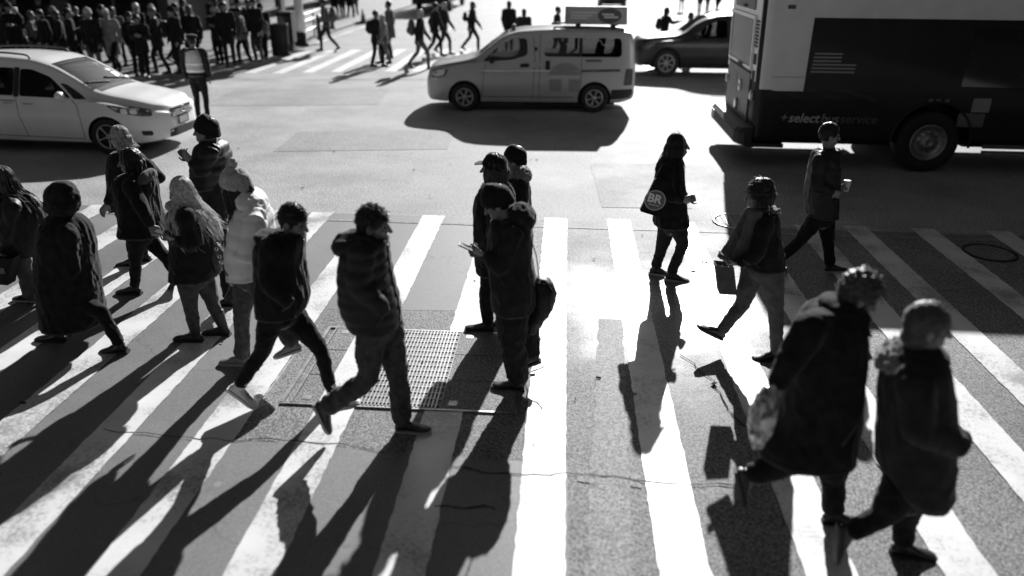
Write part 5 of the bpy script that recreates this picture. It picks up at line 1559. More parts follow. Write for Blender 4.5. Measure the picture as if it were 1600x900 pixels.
# scarf, phone and shopping bag
def scarf(t, c, f, u, s, Lt, W_):
    Y = scarf.Y0
    for (pts, dy) in (([(1176, 328), (1168, 348), (1152, 380), (1134, 408)], -.12), ([(1182, 330), (1176, 352), (1166, 385), (1150, 412)], -.17)):
        P = [W_(at(a, b, Y + dy)) for a, b in pts]
        fused('scarf_end', [tube(P, [(.06, .02), (.075, .014), (.085, .012), (.09, .01)], 14, V((.8, 0, .6)), 4)], .01, M['grey_cloth'], t, 1, fold(.006, 16))
scarf.needs = True
p14, j14 = walker('person with windblown dark hair and long loose scarf walking left out of the bus shadow', -1, (1206, 563, -.08), (1186, 305),
    [(328, 1170, 1210, .13), (338, 1164, 1216, .19), (360, 1160, 1218, .23), (388, 1156, 1221, .25), (412, 1158, 1224, .25), (420, 1160, 1225, .25)],
    [[(1195, 350), (1180, 398), (1154, 412)], [(1180, 350), (1166, 396), (1148, 410)]],
    [[(1205, 420), (1212, 484), (1216, 536), (1189, 555), True], [(1178, 420), (1160, 474), (1128, 516), (1093, 511), False]],
    dict(coat=BC, trousers=M['grey_cloth'], shoes=M['black_leather'], soles=M['dark_sole'], lr=(.115, .09, .068, .06, .052), cuff=.0, pitch=8, slv=-.02, hs=1.0,
         hand={0: ((-1, .1, -.1), (0, .4, .9), 1, (.8, .9, .9, .9), .2), 1: ((-1, -.1, -.2), (0, -.3, .9), -1, (1.2, 1.2, 1.2, 1.2), .3)},
         extra=[ex_cap(M['dark_hair'], rad=(.112, .1, .115), amp=.012, fr=24), ex_tufts(260, .05, M['dark_hair'], seed=7, wave=.8, back=-.09), ex_locks(M['dark_hair'], .12, (.08, 0, .02), n=80, seed=15),
                ex_blob('scarf', 1188, 331, (.1, .115, .055), M['grey_cloth'], 0, .012, 22), ex_blob('fur_collar', 1205, 332, (.07, .11, .05), M['fur'], 0, .018, 45), scarf]))
# man in the bus shadow
p15, j15 = walker('person striding right in the bus shadow with a pale paper cup in hand', 1, (1300, 427, .06), (1296, 212),
    [(231, 1282, 1311, .11), (240, 1272, 1312, .18), (262, 1264, 1312, .21), (290, 1260, 1310, .22), (318, 1258, 1308, .23), (342, 1260, 1306, .23)],
    [[(1282, 250), (1276, 290), (1300, 300)], [(1296, 250), (1300, 285), (1310, 294)]],
    [[(1276, 342), (1250, 376), (1222, 402), (1226, 424), False], [(1290, 342), (1294, 380), (1298, 412), (1324, 422), True]],
    dict(coat=BN, trousers=BC, shoes=M['black_leather'], soles=M['sole'], lr=(.105, .085, .065, .06, .058), pitch=5, hs=1.02,
         hand={1: ((.8, -.2, .3), (.2, -1, 0), -1, (1.1, 1.1, 1.1, 1.1), .2)},
         extra=[ex_cap(M['dark_hair']), ex_tufts(400, .022, M['dark_hair'], seed=21)]))
j_y16 = gnd(1312, 818).y - .09
# big dark coat, curly hair
p16, j16 = walker('person in long black overcoat with curly hair looking down, carrying a clear bag', 1, (1312, 818, .09), (1342, 462),
    [(480, 1284, 1344, .14), (492, 1260, 1348, .2), (515, 1246, 1350, .23), (550, 1236, 1349, .235), (590, 1230, 1347, .235), (630, 1220, 1343, .24), (665, 1204, 1338, .25), (695, 1184, 1334, .26), (714, 1180, 1328, .26)],
    [[(1268, 512), (1236, 566), (1216, 598)], [(1310, 512), (1330, 570), (1326, 610)]],
    [[(1250, 706), (1206, 732), (1170, 742), (1164, 774), False], [(1298, 706), (1302, 752), (1304, 792), (1337, 812), True]],
    dict(coat=BC, trousers=BC, shoes=M['black_leather'], soles=M['dark_sole'], lr=(.12, .1, .075, .07, .065), pitch=28, hs=1.06, sr=(.095, .085, .075, .07, .068), pocket=(1,), disp=fold(.013, 6),
         hand={0: ((-.2, 0, -1), (.2, 1, 0), 1, (1.4, 1.4, 1.4, 1.4), .3)},
         extra=[ex_cap(M['brown_hair'], amp=.017, fr=42, rad=(.105, .092, .108)), ex_tufts(420, .022, M['brown_hair'], seed=16, wave=1.2, up=.5), ex_blob('collar', 1316, 478, (.13, .15, .05), BC, 0, .006, 18, 8),
                lambda t, c, f, u, s, Lt, W_: pyobj('lapel', *tube([W_(at(1340, 500, j_y16 - .12)), W_(at(1352, 512, j_y16 - .16)), W_(at(1362, 527, j_y16 - .16))], [(.07, .012), (.05, .01), (.006, .006)], 10, V((0, .7, .7)), 3), BC, t)]))
# padded coat at the right
p17, j17 = walker('person in long padded grey coat with pale fur collar nearest the bottom right corner', 1, (1416, 876, .04), (1450, 512),
    [(548, 1412, 1470, .15), (560, 1398, 1476, .22), (585, 1386, 1480, .23), (620, 1381, 1484, .25), (660, 1378, 1485, .255), (700, 1374, 1484, .26), (740, 1375, 1480, .255), (762, 1383, 1477, .25), (776, 1398, 1470, .22)],
    [[(1430, 600), (1436, 672), (1486, 690)], [(1445, 600), (1462, 665), (1490, 684)]],
    [[(1405, 768), (1376, 806), (1330, 832), (1312, 862), False], [(1420, 768), (1414, 812), (1412, 846), (1440, 872), True]],
    dict(coat=M['dark_cloth'], trousers=BC, shoes=M['black_leather'], soles=M['dark_sole'], lr=(.115, .095, .07, .062, .058), pitch=6, hs=1.05, sr=(.1, .09, .08, .076, .072), slv=.05, pocket=(0, 1), disp=fold(.009, 6), yaw=-8,
         extra=[ex_cap(M['brown_hair'], rad=(.104, .09, .106), amp=.005, low=(-.04, -.05, (.07, .082, .075))), ex_tufts(700, .03, M['brown_hair'], seed=18, wave=.2, back=-.08, up=.08),
                ex_blob('fur_collar', 1402, 556, (.12, .15, .05), M['fur'], .04, .02, 40, -40), ex_blob('collar', 1440, 556, (.14, .15, .07), M['dark_cloth'], 0, .006, 18)]))

# ---------------------------------------------------------------- what they hold and carry
def slab(name, quad, Y, th, m, label, cat, bevel=.006, parent=None):
    """a flat thing given by its outline in a plane Y, with real thickness"""
    P = [at(a, b, Y) for a, b in quad]
    c = sum(P, V((0, 0, 0))) / len(P)
    n = (P[1] - P[0]).cross(P[2] - P[0]).normalized()
    vs = [p - c + n * th / 2 for p in P] + [p - c - n * th / 2 for p in P]
    k = len(P)
    o = MB().add((vs, [tuple(range(k)), tuple(range(2 * k - 1, k - 1, -1))] + [(i, i + k, (i + 1) % k + k, (i + 1) % k) for i in range(k)])).obj(name, m, None, False, 0)
    bm = bmesh.new(); bm.from_mesh(o.data); bmesh.ops.recalc_face_normals(bm, faces=bm.faces)
    if bevel: bmesh.ops.bevel(bm, geom=bm.edges[:], offset=bevel, segments=2, affect='EDGES')
    bm.to_mesh(o.data); bm.free()
    o.location = c
    if label: tag(o, label, cat)
    return o, c, n
def phone(w, d, n, label, size=(.15, .075, .009)):
    d = V(d).normalized(); n = V(n); n = (n - d * n.dot(d)).normalized(); l = d.cross(n)
    t = MB(); Mx = Matrix((( d.x, l.x, n.x, 0), (d.y, l.y, n.y, 0), (d.z, l.z, n.z, 0), (0, 0, 0, 1)))
    o = MB().box((-size[0] / 2, -size[1] / 2, -size[2] / 2), (size[0] / 2, size[1] / 2, size[2] / 2)).obj('phone', M['phone'], None, False, .003)
    o.matrix_world = Matrix.Translation(w) @ Mx
    tag(o, label, 'phone')
    MB().box((-size[0] / 2 + .008, -size[1] / 2 + .004, size[2] / 2 - .001), (size[0] / 2 - .008, size[1] / 2 - .004, size[2] / 2 + .0008)).obj('screen', M['screen'], o)
    return o
phone(j5['wr'][0] * .5 + j5['wr'][1] * .5 + V((-.1, 0, .045)), (-1, 0, .35), (.35, 0, 1), 'phone held by the person with very long blond hair')
phone(j10['wr'][0] * .5 + j10['wr'][1] * .5 + V((-.12, 0, .05)), (-1, 0, .45), (.45, 0, 1), 'phone held by the person in charcoal hooded coat')
phone(j14['wr'][0] + V((-.1, .02, .045)), (-.8, 0, .5), (.5, 0, .8), 'dark phone held by the person with the loose scarf')

# tote with round BR print
Yt = j13['Y0'] - .29
tote, tc, tn = slab('tote_bag', [(1024, 277), (1047, 283), (1042, 340), (1022, 336), (999, 329)], Yt, .07, M['black_cloth'], 'black tote bag with a round white-lettered logo hanging behind the coat', 'tote bag', .012)
def on_tote(o, u_, v_, lift, rot=0.0):
    p = at(u_, v_, Yt - .035 - lift) - tc
    o.matrix_local = Matrix.Translation(p) @ Matrix.Rotation(R(12), 4, 'Y') @ Matrix.Rotation(R(90), 4, 'X')
for r0_, r1_, m_, z_, nm in ((.0, .112, M['print_dark'], .004, 'logo_disc'), (.098, .108, M['print_pale'], .007, 'logo_ring')):
    o = pyobj(nm, *lathe([(max(r0_, .001), 0), (max(r0_, .001), .003), (r1_, .003), (r1_, 0)], 36, 'Z'), m_, tote, False)
    on_tote(o, 1023.5, 313, z_)
me = text_mesh('BR', .125, .004, 0, .001); o = mesh_obj('logo_lettering', me, M['print_white'], tote, False)
xs = [v.co.x for v in me.vertices]; ys = [v.co.y for v in me.vertices]
for v in me.vertices: v.co.x -= (min(xs) + max(xs)) / 2; v.co.y -= (min(ys) + max(ys)) / 2
on_tote(o, 1024, 310.5, .009)
o = MB().box((-.055, -.006, 0), (-.01, .008, .002)).box((-.004, -.006, 0), (.018, .008, .002)).box((.024, -.006, 0), (.055, .008, .002)).obj('logo_small_print', M['print_pale'], tote); on_tote(o, 1021.5, 320.5, .009)
shn = j13['sh'][0]
P = [at(1026, 279, Yt + .02), at(1032, 268, Yt + .05), V((shn.x - .02, shn.y - .03, shn.z + .08)), at(1044, 272, Yt + .02), at(1045, 284, Yt + .01)]
pyobj('strap', *tube([p - tc for p in P], [(.016, .004)] * 5, 8, V((1, 0, 0)), 4), M['black_cloth'], tote)

# shopping bag below the scarf, box bag at far left, shoulder bags
def carrier(label, quad, Y, depth, m, handles, print_=None, cat='shopping bag'):
    """paper carrier bag: box with open top, gusset fold and two cord handles"""
    P = [at(a, b, Y) for a, b in quad]           # top left, top right, bottom right, bottom left
    c = sum(P, V((0, 0, 0))) / 4
    D = V((0, depth, 0))
    vs = [p - c for p in P] + [p - c + D for p in P]
    q = [0, 1, 2, 3, 4, 5, 6, 7]
    fs = [(0, 3, 2, 1), (4, 5, 6, 7), (0, 4, 7, 3), (1, 2, 6, 5), (3, 7, 6, 2)]
    o = pyobj('shopping_bag', vs, fs, m, None, False); o.location = c
    md = o.modifiers.new('s', 'SOLIDIFY'); md.thickness = .006
    tag(o, label, cat)
    for y in (.004, depth - .004):
        a, b = P[0].lerp(P[1], .25) - c + V((0, y, -.01)), P[0].lerp(P[1], .75) - c + V((0, y, -.01))
        h = V(handles) - c
        pyobj('handle', *tube([a, a.lerp(h, .8) + V((0, 0, .01)), h, b.lerp(h, .8) + V((0, 0, .01)), b], [.005] * 5, 6, V((0, 1, 0)), 4), m, o)
    if print_: 
        mid = P[0].lerp(P[2], .5) - c
        MB().box((mid.x - .05, -.009, mid.z - .01), (mid.x + .05, -.003, mid.z + .05)).obj('print', print_, o)
    return o
carrier('grey paper carrier bag hanging from the hand of the person with the scarf', [(1119, 415), (1147, 418), (1152, 461), (1124, 460)], j14['Y0'] - .05, .13, M['grey_cloth'], j14['wr'][1] + V((-.07, .0, -.03)))
carrier('dark paper carrier bag with open handles at the far left edge', [(-10, 405), (20, 404), (12, 446), (-10, 444)], j1['Y0'] - .33, .12, M['dark_cloth'], j1['wr'][0] + V((-.02, -.03, -.08)), M['print_dark'])
def soft_bag(label, shapes, m, loc, cat='bag', amp=.012, vox=.013):
    o = fused('shoulder_bag', [tuple([[p - V(loc) for p in s_[0]], s_[1]]) for s_ in shapes], vox, m, None, 3, fold(amp, 12)); o.location = loc
    tag(o, label, cat); return o
Yb = j10['Y0'] + .02
P = [at(838, 440, Yb), at(850, 452, Yb), at(846, 478, Yb), at(828, 515, Yb)]
sb = soft_bag('dark soft shoulder bag bumping behind the hip of the charcoal hooded coat', [tube(P, [(.1, .05), (.13, .09), (.13, .09), (.08, .05)], 16)], BN, P[1])
pyobj('strap', *tube([at(842, 444, Yb - .1) - P[1], at(838, 400, Yb - .22) - P[1], at(822, 356, Yb - .2) - P[1]], [(.014, .004)] * 3, 6, V((0, 1, 0)), 4), BN, sb)
# fur mitten bag and glints beside the blond hair
Yq = j5['Y0'] - .05
P = [at(334, 384, Yq), at(340, 400, Yq), at(341, 418, Yq)]
sb2 = soft_bag('small dark handbag at the hip of the person with very long blond hair', [tube(P, [(.05, .05), (.09, .07), (.07, .05)], 14)], M['black_leather'], P[1], 'handbag')
for k, (a, b) in enumerate(((338, 389), (343, 401), (345, 410))): pyobj('glint_ring', *lathe([(.014, -.003), (.018, 0), (.014, .003), (.011, 0)], 14, 'Y', at(a, b, Yq - .09) - P[1]), M['chrome'], sb2)  # chrome rings added for the glints on the bag
# paper cup
cw = j15['wr'][1] + V((.075, -.03, .03))
cup = pyobj('paper_cup', *lathe([(.001, -.055), (.028, -.055), (.04, .05), (.042, .055), (.037, .055), (.001, .05)], 20, 'Z'), M['print_white'], None); cup.location = cw
tag(cup, 'pale paper cup held by the person striding in the bus shadow', 'cup')
pyobj('lid', *lathe([(.001, .056), (.043, .056), (.043, .064), (.036, .07), (.001, .068)], 20, 'Z'), M['print_pale'], cup)
# shiny bag carried by the black overcoat
m, nt_, b_, L_ = base_mat('clear_plastic')
nz = node(nt_, 'TexNoise'); nz.inputs['Scale'].default_value = 9; nz.inputs['Detail'].default_value = 4; nz.inputs['Distortion'].default_value = 1.5
tcn = node(nt_, 'TexCoord'); L_.new(tcn.outputs['Object'], nz.inputs['Vector'])
mrn = node(nt_, 'MapRange'); mrn.inputs[1].default_value = .4; mrn.inputs[2].default_value = .6; mrn.inputs[3].default_value = .03; mrn.inputs[4].default_value = .75
L_.new(nz.outputs[0], mrn.inputs[0]); L_.new(mrn.outputs[0], b_.inputs['Base Color'])
b_.inputs['Roughness'].default_value = .12; b_.inputs['Transmission Weight'].default_value = .35; b_.inputs['Coat Weight'].default_value = .5
M['clear_plastic'] = m
Yp = j16['Y0'] - .3
P = [at(1210, 606, Yp), at(1200, 618, Yp), at(1194, 640, Yp), at(1186, 668, Yp), at(1179, 692, Yp)]
pb = fused('plastic_bag', [tube([p - P[2] for p in P], [(.015, .012), (.07, .04), (.1, .062), (.1, .06), (.08, .02)], 20)], .009, M['clear_plastic'], None, 2, fold(.014, 16, .35))
pb.location = P[2]; tag(pb, 'shiny crumpled clear plastic bag hanging beside the black overcoat', 'plastic bag')
# ---------------------------------------------------------------- people farther off, posed by a generic figure
def figure(label, u_, v_, head_deg, H=1.72, pose='stand', ph=1, coat=None, legs=None, length=.46, hair='short', hat=None, z=.0, group=None, extra=(), arms='down', hs=None, wide=1.0):
    b = gnd(u_, v_, z)
    F = V((math.cos(R(head_deg)), math.sin(R(head_deg)), 0)); Lt = V((-F.y, F.x, 0)); U = V((0, 0, 1))
    P = lambda x, y, zz: b + F * (x * H) + Lt * (y * H) + U * (zz * H)
    st = {'stand': .015, 'walk': .15, 'step': .09}[pose]
    lean = {'stand': 0, 'walk': .025, 'step': .01}[pose]
    J = {'neck': P(lean, 0, .855), 'head': P(lean + .018, 0, .928)}
    J['hip'] = [P(0, -.052, .52), P(0, .052, .52)]
    sg = (ph, -ph)
    J['knee'] = [P(.03 + sg[i] * st * .62 + (.02 if sg[i] < 0 else .02), (-.052, .052)[i], .285) for i in (0, 1)]
    J['ank'] = [P(sg[i] * st - (.05 if sg[i] < 0 and pose == 'walk' else 0), (-.05, .05)[i], .05 if not (sg[i] < 0 and pose == 'walk') else .095) for i in (0, 1)]
    J['toe'] = [J['ank'][i] + F * (.105 * H if not (sg[i] < 0 and pose == 'walk') else .075 * H) - U * (.034 * H if not (sg[i] < 0 and pose == 'walk') else .085 * H) for i in (0, 1)]
    J['sh'] = [P(lean, -.105 * wide, .815), P(lean, .105 * wide, .815)]
    sw = {'stand': .01, 'walk': .1, 'step': .05}[pose]
    J['el'] = [P(lean - sg[i] * sw * .6 - .01, (-.135, .135)[i] * wide, .64) for i in (0, 1)]
    J['wr'] = [P(lean - sg[i] * sw + .06, (-.125, .125)[i] * wide, .49) for i in (0, 1)]
    if arms == 'phone':
        J['el'] = [P(lean + .02, -.13, .645), P(lean + .02, .13, .645)]; J['wr'] = [P(lean + .15, -.05, .69), P(lean + .15, .05, .68)]
    if arms == 'out':
        J['el'][0] = P(lean + .05, -.2, .73); J['wr'][0] = P(lean + .14, -.3, .76)
    if arms == 'hips':
        J['el'] = [P(lean - .05, -.2, .66), P(lean - .05, .2, .66)]; J['wr'] = [P(lean + .01, -.11, .58), P(lean + .01, .11, .58)]
    w = wide
    rows = [(P(lean, 0, .85), .055 * H, .055 * H), (P(lean, 0, .835), .062 * H, .085 * H * w), (P(lean, 0, .79), .07 * H, .1 * H * w), (P(lean * .8, 0, .7), .075 * H, .098 * H * w), (P(lean * .5, 0, .6), .07 * H, .09 * H * w), (P(0, 0, .53), .074 * H, .096 * H * w), (P(0, 0, max(length, .2)), .085 * H, .11 * H * w)]
    hs = hs or H / 1.72
    ex = list(extra)
    hairm = {'short': M['dark_hair'], 'long': M['dark_hair'], 'brown': M['brown_hair'], 'fair': M['blond_hair'], 'grey': M['grey_hair']}[hair]
    ex.insert(0, lambda t, c, f, u, s, L_, W_: hair_cap(c, f, u, s, hairm, t, low=((-.04, -.06, (.07, .08, .1)) if hair in ('long', 'fair', 'brown') else None)))
    if hat is not None: ex.append(lambda t, c, f, u, s, L_, W_: beanie(c, f, u, s, hat, t, tall=.15, rad=1.04))
    t = person(label, V((b.x, b.y, z)), F, J, rows, dict(coat=coat or BC, trousers=legs or BC, shoes=M['black_leather'], hs=hs, pitch=4, extra=ex, sr=(.075, .066, .06, .054, .048), lr=(.095, .082, .064, .06, .054), hands=True), group, 1.75)
    t['bx'] = 0; del t['bx']
    return t, J, P
def on_back(label, J, P, m, cat='backpack', side=None, s=1.0):
    """a bag of its own worn on the back or at the side"""
    c = P(-.13, 0, .7) if side is None else P(-.02, side * .16, .55)
    F = (P(1, 0, 0) - P(0, 0, 0)).normalized(); L = V((-F.y, F.x, 0)); U = V((0, 0, 1))
    sh = [ellipsoid(V((0, 0, 0)), (F, L, U), (.1 * s, .15 * s, .22 * s), 16, 12), ellipsoid(-F * .06 * s - U * .07 * s, (F, L, U), (.08 * s, .11 * s, .1 * s), 14, 10)]
    o = fused('backpack' if side is None else 'shoulder_bag', sh, .022, m, None, 2, fold(.01, 12)); o.location = c
    tag(o, label, cat)
    for y in ((-.1, .1) if side is None else (0,)):
        a = F * .02 + L * y + U * .18 * s
        q = P(.0, y / 1.72, .835) - c if side is None else P(.0, -side * .03, .85) - c
        q2 = P(.07, y / 1.72, .76) - c if side is None else P(.03, side * .08, .76) - c
        pyobj('strap', *tube([a, q, q2, F * .05 + L * y - U * .1 * s], [(.02, .008)] * 4, 6, L, 3), m, o)
    return o
pv = .14
# officer directing traffic
off, J, P = figure('person in officer uniform and pale reflective vest standing in front of the minivan bonnet', 318, 188, 100, 1.74, 'stand', 1, M['dark_cloth'], BC, .5, 'short', None, 0, None, wide=1.06)
def vest(t):
    B = V(t.location)
    rows = [(.835, .066, .07), (.80, .078, .094), (.72, .083, .106), (.64, .08, .102), (.575, .08, .1)]
    F = V((math.cos(R(100)), math.sin(R(100)), 0)); L = V((-F.y, F.x, 0))
    H = 1.74
    v = fused('vest', [rings_shape([super_ring(P(.0, 0, z) - B, F, L, a * H, b_ * H, 26) for z, a, b_ in rows])], .016, M['print_pale'], t, 2, fold(.012, 12))
    pyobj('back_strap', *tube([P(-.055, -.045, .815) - B, P(-.062, 0, .72) - B, P(-.055, .045, .815) - B], [(.03, .02)] * 3, 10, V((0, 0, 1)), 4), BC, t)
    pyobj('radio', *tube([P(-.06, .0, .72) - B, P(-.062, .0, .64) - B], [(.035, .02)] * 2, 10, L, 2), BC, t)
    for z0, z1, m_ in ((.585, .61, M['print_white']), (.66, .685, M['print_white'])):
        fused('reflective_band', [rings_shape([super_ring(P(.0, 0, z) - B, F, L, .085 * H, .107 * H, 26) for z in (z0, z1)])], .012, m_, v, 1)
    fused('belt', [rings_shape([super_ring(P(.0, 0, z) - B, F, L, .08 * H, .1 * H, 26) for z in (.52, .55)])], .014, M['black_leather'], t, 1)
    c = V(J['head']) - B
    mb = MB().add(ellipsoid(c + V((0, 0, .1)), AX, (.12, .12, .045), 20, 8)).add(tube([c + F * .08 + V((0, 0, .075)), c + F * .15 + V((0, 0, .06))], [(.07, .008), (.05, .006)], 12, L, 2))
    mb.obj('peaked_cap', BC, t, True)
    for y in (-.15, .15):
        pyobj('belt_pouch', *ellipsoid(P(.0, y * .86, .51) - B, (F, L, V((0, 0, 1))), (.05, .035, .08), 12, 8), M['black_leather'], t)
vest(off)
# far crossing, left to right
figs = {}
figs[1] = figure('person in grey jacket stepping off the kerb with a bulging pack at the far crossing', 514, 80, 190, 1.78, 'walk', 1, M['grey_cloth'], M['dark_cloth'], .47, 'short')
on_back('bulging grey backpack on the person stepping off the far kerb', *figs[1][1:], M['grey_cloth'], s=1.25)
figs[2] = figure('person in dark jacket with a pack at the front of the far trio', 590, 104, -20, 1.68, 'step', -1, BC, BC, .44, 'short')
on_back('dark backpack on the front person of the far trio', *figs[2][1:], BN, s=.95)
figs[3] = figure('child-sized person in mid-grey coat, shortest of the trio at the far crossing', 603, 99, 200, 1.5, 'step', 1, M['mid_cloth'], M['grey_cloth'], .42, 'fair')
figs[4] = figure('tall person in grey coat at the back of the trio at the far crossing', 612, 91, 170, 1.84, 'stand', 1, M['grey_cloth'], M['dark_cloth'], .36, 'short')
figs[5] = figure('person with pale fur hood and grey rucksack leading the group left of the taxi bonnet', 657, 107, 5, 1.74, 'walk', 1, BC, M['grey_cloth'], .42, 'fair')
on_back('grey rucksack with drooping flap on the person leading the group left of the taxi', *figs[5][1:], M['grey_cloth'], s=1.15)
figs[6] = figure('person all in black in the middle of the group left of the taxi bonnet', 680, 88, 30, 1.76, 'walk', -1, BC, BC, .45, 'short')
figs[7] = figure('person in dark jacket and pale hood at the right of the group near the taxi', 694, 84, -10, 1.74, 'walk', 1, M['dark_cloth'], M['dark_cloth'], .46, 'fair')
figs[8] = figure('person in dark coat walking alone above the taxi bonnet with a shoulder bag', 737, 80, 0, 1.72, 'walk', 1, BC, BC, .42, 'long')
on_back('dark shoulder bag on the person walking alone above the taxi bonnet', *figs[8][1:], BN, 'shoulder bag', s=.8)
figs[9] = figure('person in dark coat seen over the front of the taxi roof, left of a pair', 795, 79, 85, 1.74, 'stand', 1, BC, BC, .4, 'long')
figs[10] = figure('shorter person in dark coat seen over the taxi roof, right of a pair', 818, 92, 95, 1.62, 'step', 1, M['dark_cloth'], BC, .38, 'long')
figs[11] = figure('person looking sideways seen over the middle of the taxi roof', 868, 92, 10, 1.7, 'step', 1, BC, BC, .42, 'short')
figs[12] = figure('person in dark coat with one arm out seen over the bonnet of the dark car', 1034, 95, 20, 1.72, 'step', 1, BC, BC, .4, 'long', arms='out')
on_back('dark pack on the person with an outstretched arm behind the dark car', *figs[12][1:], BN, s=.9)
figs[13] = figure('shorter person reached by the outstretched arm behind the dark car', 1074, 98, 180, 1.6, 'step', -1, M['dark_cloth'], BC, .4, 'long')
for k, (u_, v_, hd, H, ct, lb) in enumerate(((524, 33, 80, 1.75, BC, 'person in black coat on the far left pavement behind the street pole'), (536, 30, 100, 1.7, M['dark_cloth'], 'person in charcoal coat far up the left pavement'), (548, 31, 60, 1.72, BC, 'person in black jacket far up the left pavement near the cone'), (556, 27, 120, 1.68, M['grey_cloth'], 'person in grey jacket far up the left pavement near the cone'),
        (1092, 22, 90, 1.74, BC, 'person in black far up the avenue left of the bus top'), (1104, 19, 70, 1.7, M['dark_cloth'], 'person in charcoal far up the avenue beside the bus top'), (1120, 24, 110, 1.72, BC, 'person in black jacket close against the bus top edge far away'), (1064, 18, 90, 1.7, M['dark_cloth'], 'person in charcoal coat far up the avenue over the dark car'))):
    figure(lb, u_, v_, hd, H, 'step', (1, -1)[k % 2], ct, BC, .42, ('short', 'long')[k % 2])
# the crowd on the corner pavement
G_ = 'crowd waiting on the corner pavement'
C = [  # u, v, heading, H, coat, legs, length, hair, hat, arms, label
 (8, 112, -80, 1.70, M['dark_cloth'], BC, .42, 'long', None, 'down', 'person in charcoal coat at the far left end of the waiting crowd'),
 (30, 117, -60, 1.78, BC, BC, .44, 'short', M['black_cloth'], 'down', 'person in black coat and black cap over the roof rail of the minivan'),
 (58, 113, 20, 1.66, M['grey_cloth'], BC, .4, 'grey', None, 'phone', 'grey-haired person in grey coat over the minivan roof'),
 (82, 119, -100, 1.74, BC, M['dark_cloth'], .38, 'long', None, 'down', 'person in black coat with long hair over the middle of the minivan roof'),
 (104, 114, 200, 1.72, M['dark_cloth'], BC, .42, 'brown', None, 'down', 'brown-haired person in charcoal jacket over the front of the minivan roof'),
 (128, 119, 10, 1.80, BC, BC, .44, 'short', None, 'phone', 'tall person in black reading a phone above the windscreen of the minivan'),
 (150, 115, -70, 1.68, BC, M['grey_cloth'], .36, 'short', M['pale_knit'], 'down', 'person in black coat and pale knit hat in the crowd'),
 (182, 118, -120, 1.70, M['mid_cloth'], BC, .3, 'fair', None, 'down', 'person in long mid-grey coat, palest coat of the crowd'),
 (212, 120, -30, 1.75, BC, BC, .44, 'short', None, 'down', 'person in black jacket just right of the pale grey coat in the crowd'),
 (236, 122, -80, 1.73, BC, BC, .4, 'long', None, 'down', 'person in black coat at the kerb above the minivan bonnet'),
 (258, 117, 190, 1.78, M['dark_cloth'], M['dark_cloth'], .42, 'grey', None, 'phone', 'grey-haired person in charcoal coat left of the officer'),
 (284, 113, -90, 1.70, BC, BC, .44, 'short', M['black_cloth'], 'down', 'person in black cap directly left of the officer head'),
 (306, 108, 160, 1.74, BC, BC, .42, 'brown', None, 'down', 'brown-haired person in black right behind the officer'),
 (344, 105, -60, 1.72, M['dark_cloth'], BC, .42, 'short', M['pale_knit'], 'phone', 'person in charcoal jacket and pale hat right of the officer'),
 (366, 102, -100, 1.76, BC, BC, .36, 'long', None, 'down', 'person in long black coat at the kerb right of the officer'),
 (386, 96, 170, 1.68, M['grey_cloth'], BC, .42, 'short', None, 'down', 'person in grey jacket at the right end of the kerb crowd'),
 (402, 93, -70, 1.8, BC, M['dark_cloth'], .4, 'short', None, 'down', 'tall person in black coat near the newspaper box'),
 (418, 90, -110, 1.72, BC, BC, .34, 'long', M['black_cloth'], 'down', 'person in black cap and long coat touching the newspaper box'),
 (18, 96, -90, 1.76, BC, BC, .42, 'short', None, 'down', 'tall person in black second row at the far left of the crowd'),
 (46, 98, -50, 1.7, M['dark_cloth'], BC, .42, 'fair', None, 'down', 'fair-haired person second row over the minivan roof'),
 (94, 99, -80, 1.7, BC, BC, .42, 'long', M['fur'], 'down', 'person in fluffy grey hat in the second row of the crowd'),
 (118, 96, -20, 1.78, M['dark_cloth'], BC, .42, 'short', None, 'down', 'person in charcoal turned right in the second row of the crowd'),
 (142, 99, -90, 1.72, BC, BC, .42, 'grey', None, 'down', 'grey-haired person in black in the second row above the windscreen'),
 (168, 96, 190, 1.76, BC, BC, .42, 'short', None, 'down', 'person in black behind the pale grey coat in the crowd'),
 (196, 99, -60, 1.68, M['grey_cloth'], BC, .42, 'brown', None, 'down', 'brown-haired person in grey in the second row of the crowd'),
 (224, 97, -110, 1.78, BC, BC, .42, 'fair', None, 'down', 'fair-haired tall person in black in the second row of the crowd'),
 (250, 94, -80, 1.72, BC, BC, .42, 'short', M['pale_knit'], 'down', 'person in pale hat second row left of the officer'),
 (276, 92, 20, 1.74, M['dark_cloth'], BC, .42, 'long', None, 'down', 'long-haired person in charcoal second row left of the officer'),
 (352, 86, 180, 1.7, BC, BC, .42, 'brown', None, 'down', 'brown-haired person second row right of the officer'),
 (376, 83, -70, 1.74, M['dark_cloth'], BC, .42, 'short', M['black_cloth'], 'down', 'person in charcoal with black cap second row near the newspaper box'),
 (398, 78, -90, 1.72, BC, BC, .42, 'long', None, 'down', 'person in black at the back of the crowd near the newspaper box'),
 (36, 82, -90, 1.74, BC, BC, .42, 'short', None, 'down', 'person in black back row at the left end of the crowd by the shop front'),
 (84, 80, -60, 1.72, M['dark_cloth'], BC, .42, 'long', None, 'down', 'person in charcoal back row by the shop front pilaster'),
 (290, 76, 0, 1.72, M['dark_cloth'], BC, .42, 'long', None, 'down', 'long-haired person in charcoal in the back row behind the officer'),
 (340, 72, -80, 1.74, BC, BC, .42, 'grey', None, 'down', 'grey-haired person in black in the back row right of the officer')]
rq = random.Random(5)
